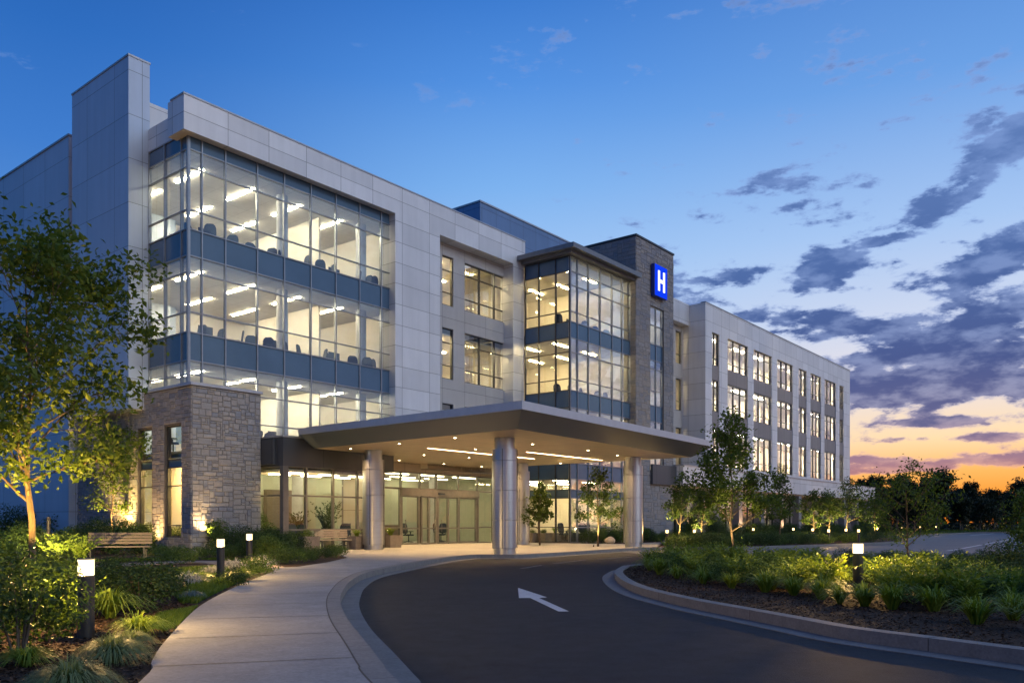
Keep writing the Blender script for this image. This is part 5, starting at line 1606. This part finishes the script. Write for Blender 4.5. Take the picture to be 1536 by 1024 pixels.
S_ = elramp([(0, (.85, .55, .42)), (5, (.62, .60, .66)), (14, (.40, .56, .82)), (28, (.20, .40, .78)), (50, (.08, .20, .52)), (80, (.03, .10, .34))])
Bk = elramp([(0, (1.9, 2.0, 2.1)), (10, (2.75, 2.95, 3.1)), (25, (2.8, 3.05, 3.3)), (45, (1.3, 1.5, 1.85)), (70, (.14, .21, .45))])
f1 = t.smooth(az, deg(-30), deg(2)); f2 = t.smooth(az, deg(-4), deg(27)); f3 = t.smooth(az, deg(36), deg(62))
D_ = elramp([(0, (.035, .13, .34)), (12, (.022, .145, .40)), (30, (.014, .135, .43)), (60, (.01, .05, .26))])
f0 = t.smooth(az, deg(-66), deg(-36))
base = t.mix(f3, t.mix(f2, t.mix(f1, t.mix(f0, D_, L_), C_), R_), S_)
# behind the viewer: unseen bright sky patch, added to light the front facade
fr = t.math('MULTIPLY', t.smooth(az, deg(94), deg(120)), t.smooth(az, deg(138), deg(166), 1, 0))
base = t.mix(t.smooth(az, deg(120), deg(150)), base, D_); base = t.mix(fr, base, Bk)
# cloud field
vec = t.n('ShaderNodeMapping', ins={'Vector': tc.outputs['Generated'], 'Scale': (1.0, 1.0, 2.6)}).outputs[0]
n1 = t.n('ShaderNodeTexNoise', ins={'Vector': vec, 'Scale': 13.0, 'Detail': 12.0, 'Roughness': .58, 'Distortion': .15})
n2 = t.n('ShaderNodeTexNoise', ins={'Vector': vec, 'Scale': 34.0, 'Detail': 7.0, 'Roughness': .6})
fb = t.math('ADD', t.math('MULTIPLY', t.math('SUBTRACT', n1.outputs[0], .5), 1.15), t.math('MULTIPLY_ADD', n2.outputs[0], .55, -.15))
def blob(px, py, rx, ry, amp, tilt=0.0):
    a0, e0 = px_dir(px, py)
    dx = t.math('SUBTRACT', az, a0); dy = t.math('SUBTRACT', el, e0)
    if tilt: dy = t.math('MULTIPLY_ADD', dx, -tilt, dy)
    sx, sy = rx / F * .86, ry / F * .86
    q = t.math('ADD', t.math('POWER', t.math('ABSOLUTE', t.math('DIVIDE', dx, sx)), 2.0), t.math('POWER', t.math('ABSOLUTE', t.math('DIVIDE', dy, sy)), 2.0))
    return t.math('MULTIPLY', t.math('EXPONENT', t.math('MULTIPLY', q, -1.0)), amp)
blobs = [(1140, 272, 60, 17, .48), (1225, 330, 90, 14, .12), (1440, 285, 95, 34, .30, .5), (1520, 200, 70, 40, .26, .5), (1117, 414, 42, 15, .52), (1245, 400, 62, 24, .52, .25), (1440, 410, 75, 26, .46, .1),
         (1120, 468, 130, 20, .32, -.12), (1290, 485, 140, 22, .30), (1440, 515, 160, 44, .50), (1380, 585, 160, 28, .55, .05), (1290, 545, 60, 16, .28), (1530, 365, 50, 30, .34, .3), (1400, 634, 150, 11, .40), (1480, 655, 110, 8, .34), (1330, 660, 70, 7, .28), (1400, 694, 220, 13, .50), (1300, 708, 90, 6, .26),
         (1560, 590, 60, 30, .3), (1130, 350, 60, 12, .08), (560, 90, 170, 45, .17, -.2), (60, 90, 90, 50, .17), (700, 60, 120, 30, .05)]
tot = None
for b in blobs:
    q = blob(*b); tot = q if tot is None else t.math('ADD', tot, q)
tot = t.math('MULTIPLY', tot, .8)
side = t.math('MULTIPLY', t.smooth(az, deg(34), deg(60)), t.smooth(el, deg(40), deg(6)))
tot = t.math('ADD', tot, t.math('MULTIPLY', side, .22))
dens_in = t.math('ADD', fb, tot)
tot_in = t.math('ADD', dens_in, t.smooth(az, deg(-6), deg(12), -.11, 0))
dens = t.smooth(tot_in, .215, .37)
core = t.smooth(tot_in, .24, .40)
edge_c = t.ramp(t.math('DIVIDE', t.math('MAXIMUM', el, 0.0), deg(40)), [(0, (1.0, .42, .14)), (.06, (1.0, .48, .28)), (.11, (.80, .50, .46)), (.18, (.50, .50, .66)), (.28, (.33, .43, .72)), (.45, (.26, .40, .75)), (.7, (.22, .36, .74)), (1, (.12, .25, .62))])
core_c = t.ramp(t.math('DIVIDE', t.math('MAXIMUM', el, 0.0), deg(40)), [(0, (.80, .26, .10)), (.06, (.52, .22, .20)), (.10, (.32, .20, .28)), (.15, (.10, .125, .28)), (.25, (.048, .095, .275)), (.4, (.07, .145, .38)), (.65, (.13, .24, .54)), (1, (.10, .20, .5))])
n3 = t.n('ShaderNodeTexNoise', ins={'Vector': vec, 'Scale': 22.0, 'Detail': 6.0, 'Roughness': .55})
core = t.math('MULTIPLY', core, t.smooth(n3.outputs[0], .36, .60, .5, 1.0))
ccol = t.mix(core, edge_c, core_c)
faint = t.smooth(az, deg(8), deg(-8), 1.0, .45)
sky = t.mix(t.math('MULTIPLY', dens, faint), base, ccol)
# the physical twilight sky adds its glow round the sun
ns = t.n('ShaderNodeTexSky', sky_type='NISHITA', sun_disc=False, sun_elevation=deg(1.0), sun_rotation=deg(27), altitude=50, air_density=1.3, dust_density=2.0)
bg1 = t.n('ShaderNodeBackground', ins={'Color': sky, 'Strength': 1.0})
bg2 = t.n('ShaderNodeBackground', ins={'Color': ns.outputs[0], 'Strength': .004})
ad = t.n('ShaderNodeAddShader', ins={0: bg1.outputs[0], 1: bg2.outputs[0]})
wo = t.n('ShaderNodeOutputWorld'); t.t.links.new(ad.outputs[0], wo.inputs['Surface'])

sl = bpy.data.lights.new('sun', 'SUN'); sl.energy = .25; sl.angle = deg(8); sl.color = (1, .55, .30)
so = bpy.data.objects.new('sun', sl); COL.objects.link(so)
sd = Vector((math.sin(deg(27)), math.cos(deg(27)), math.tan(deg(2.0)))).normalized()
so.rotation_euler = sd.to_track_quat('Z', 'Y').to_euler()

cam = bpy.data.cameras.new('camera'); cam.sensor_width = 36; cam.lens = F / 1536 * 36
cam.shift_y = (HZ - 512) / 1536; cam.clip_end = 3000; cam.clip_start = .1
co = bpy.data.objects.new('camera', cam); COL.objects.link(co)
co.location = (0, 0, EYE); co.rotation_euler = (PI / 2, 0, 0)
SC.camera = co
SC.view_settings.view_transform = 'Standard'; SC.view_settings.look = 'None'
SC.view_settings.exposure = 0.0; SC.view_settings.gamma = 1.0
SC.cycles.max_bounces = 8; SC.cycles.transparent_max_bounces = 24; SC.cycles.glossy_bounces = 4; SC.cycles.diffuse_bounces = 4
SC.cycles.caustics_reflective = False; SC.cycles.caustics_refractive = False
SC.cycles.sample_clamp_indirect = 6.0
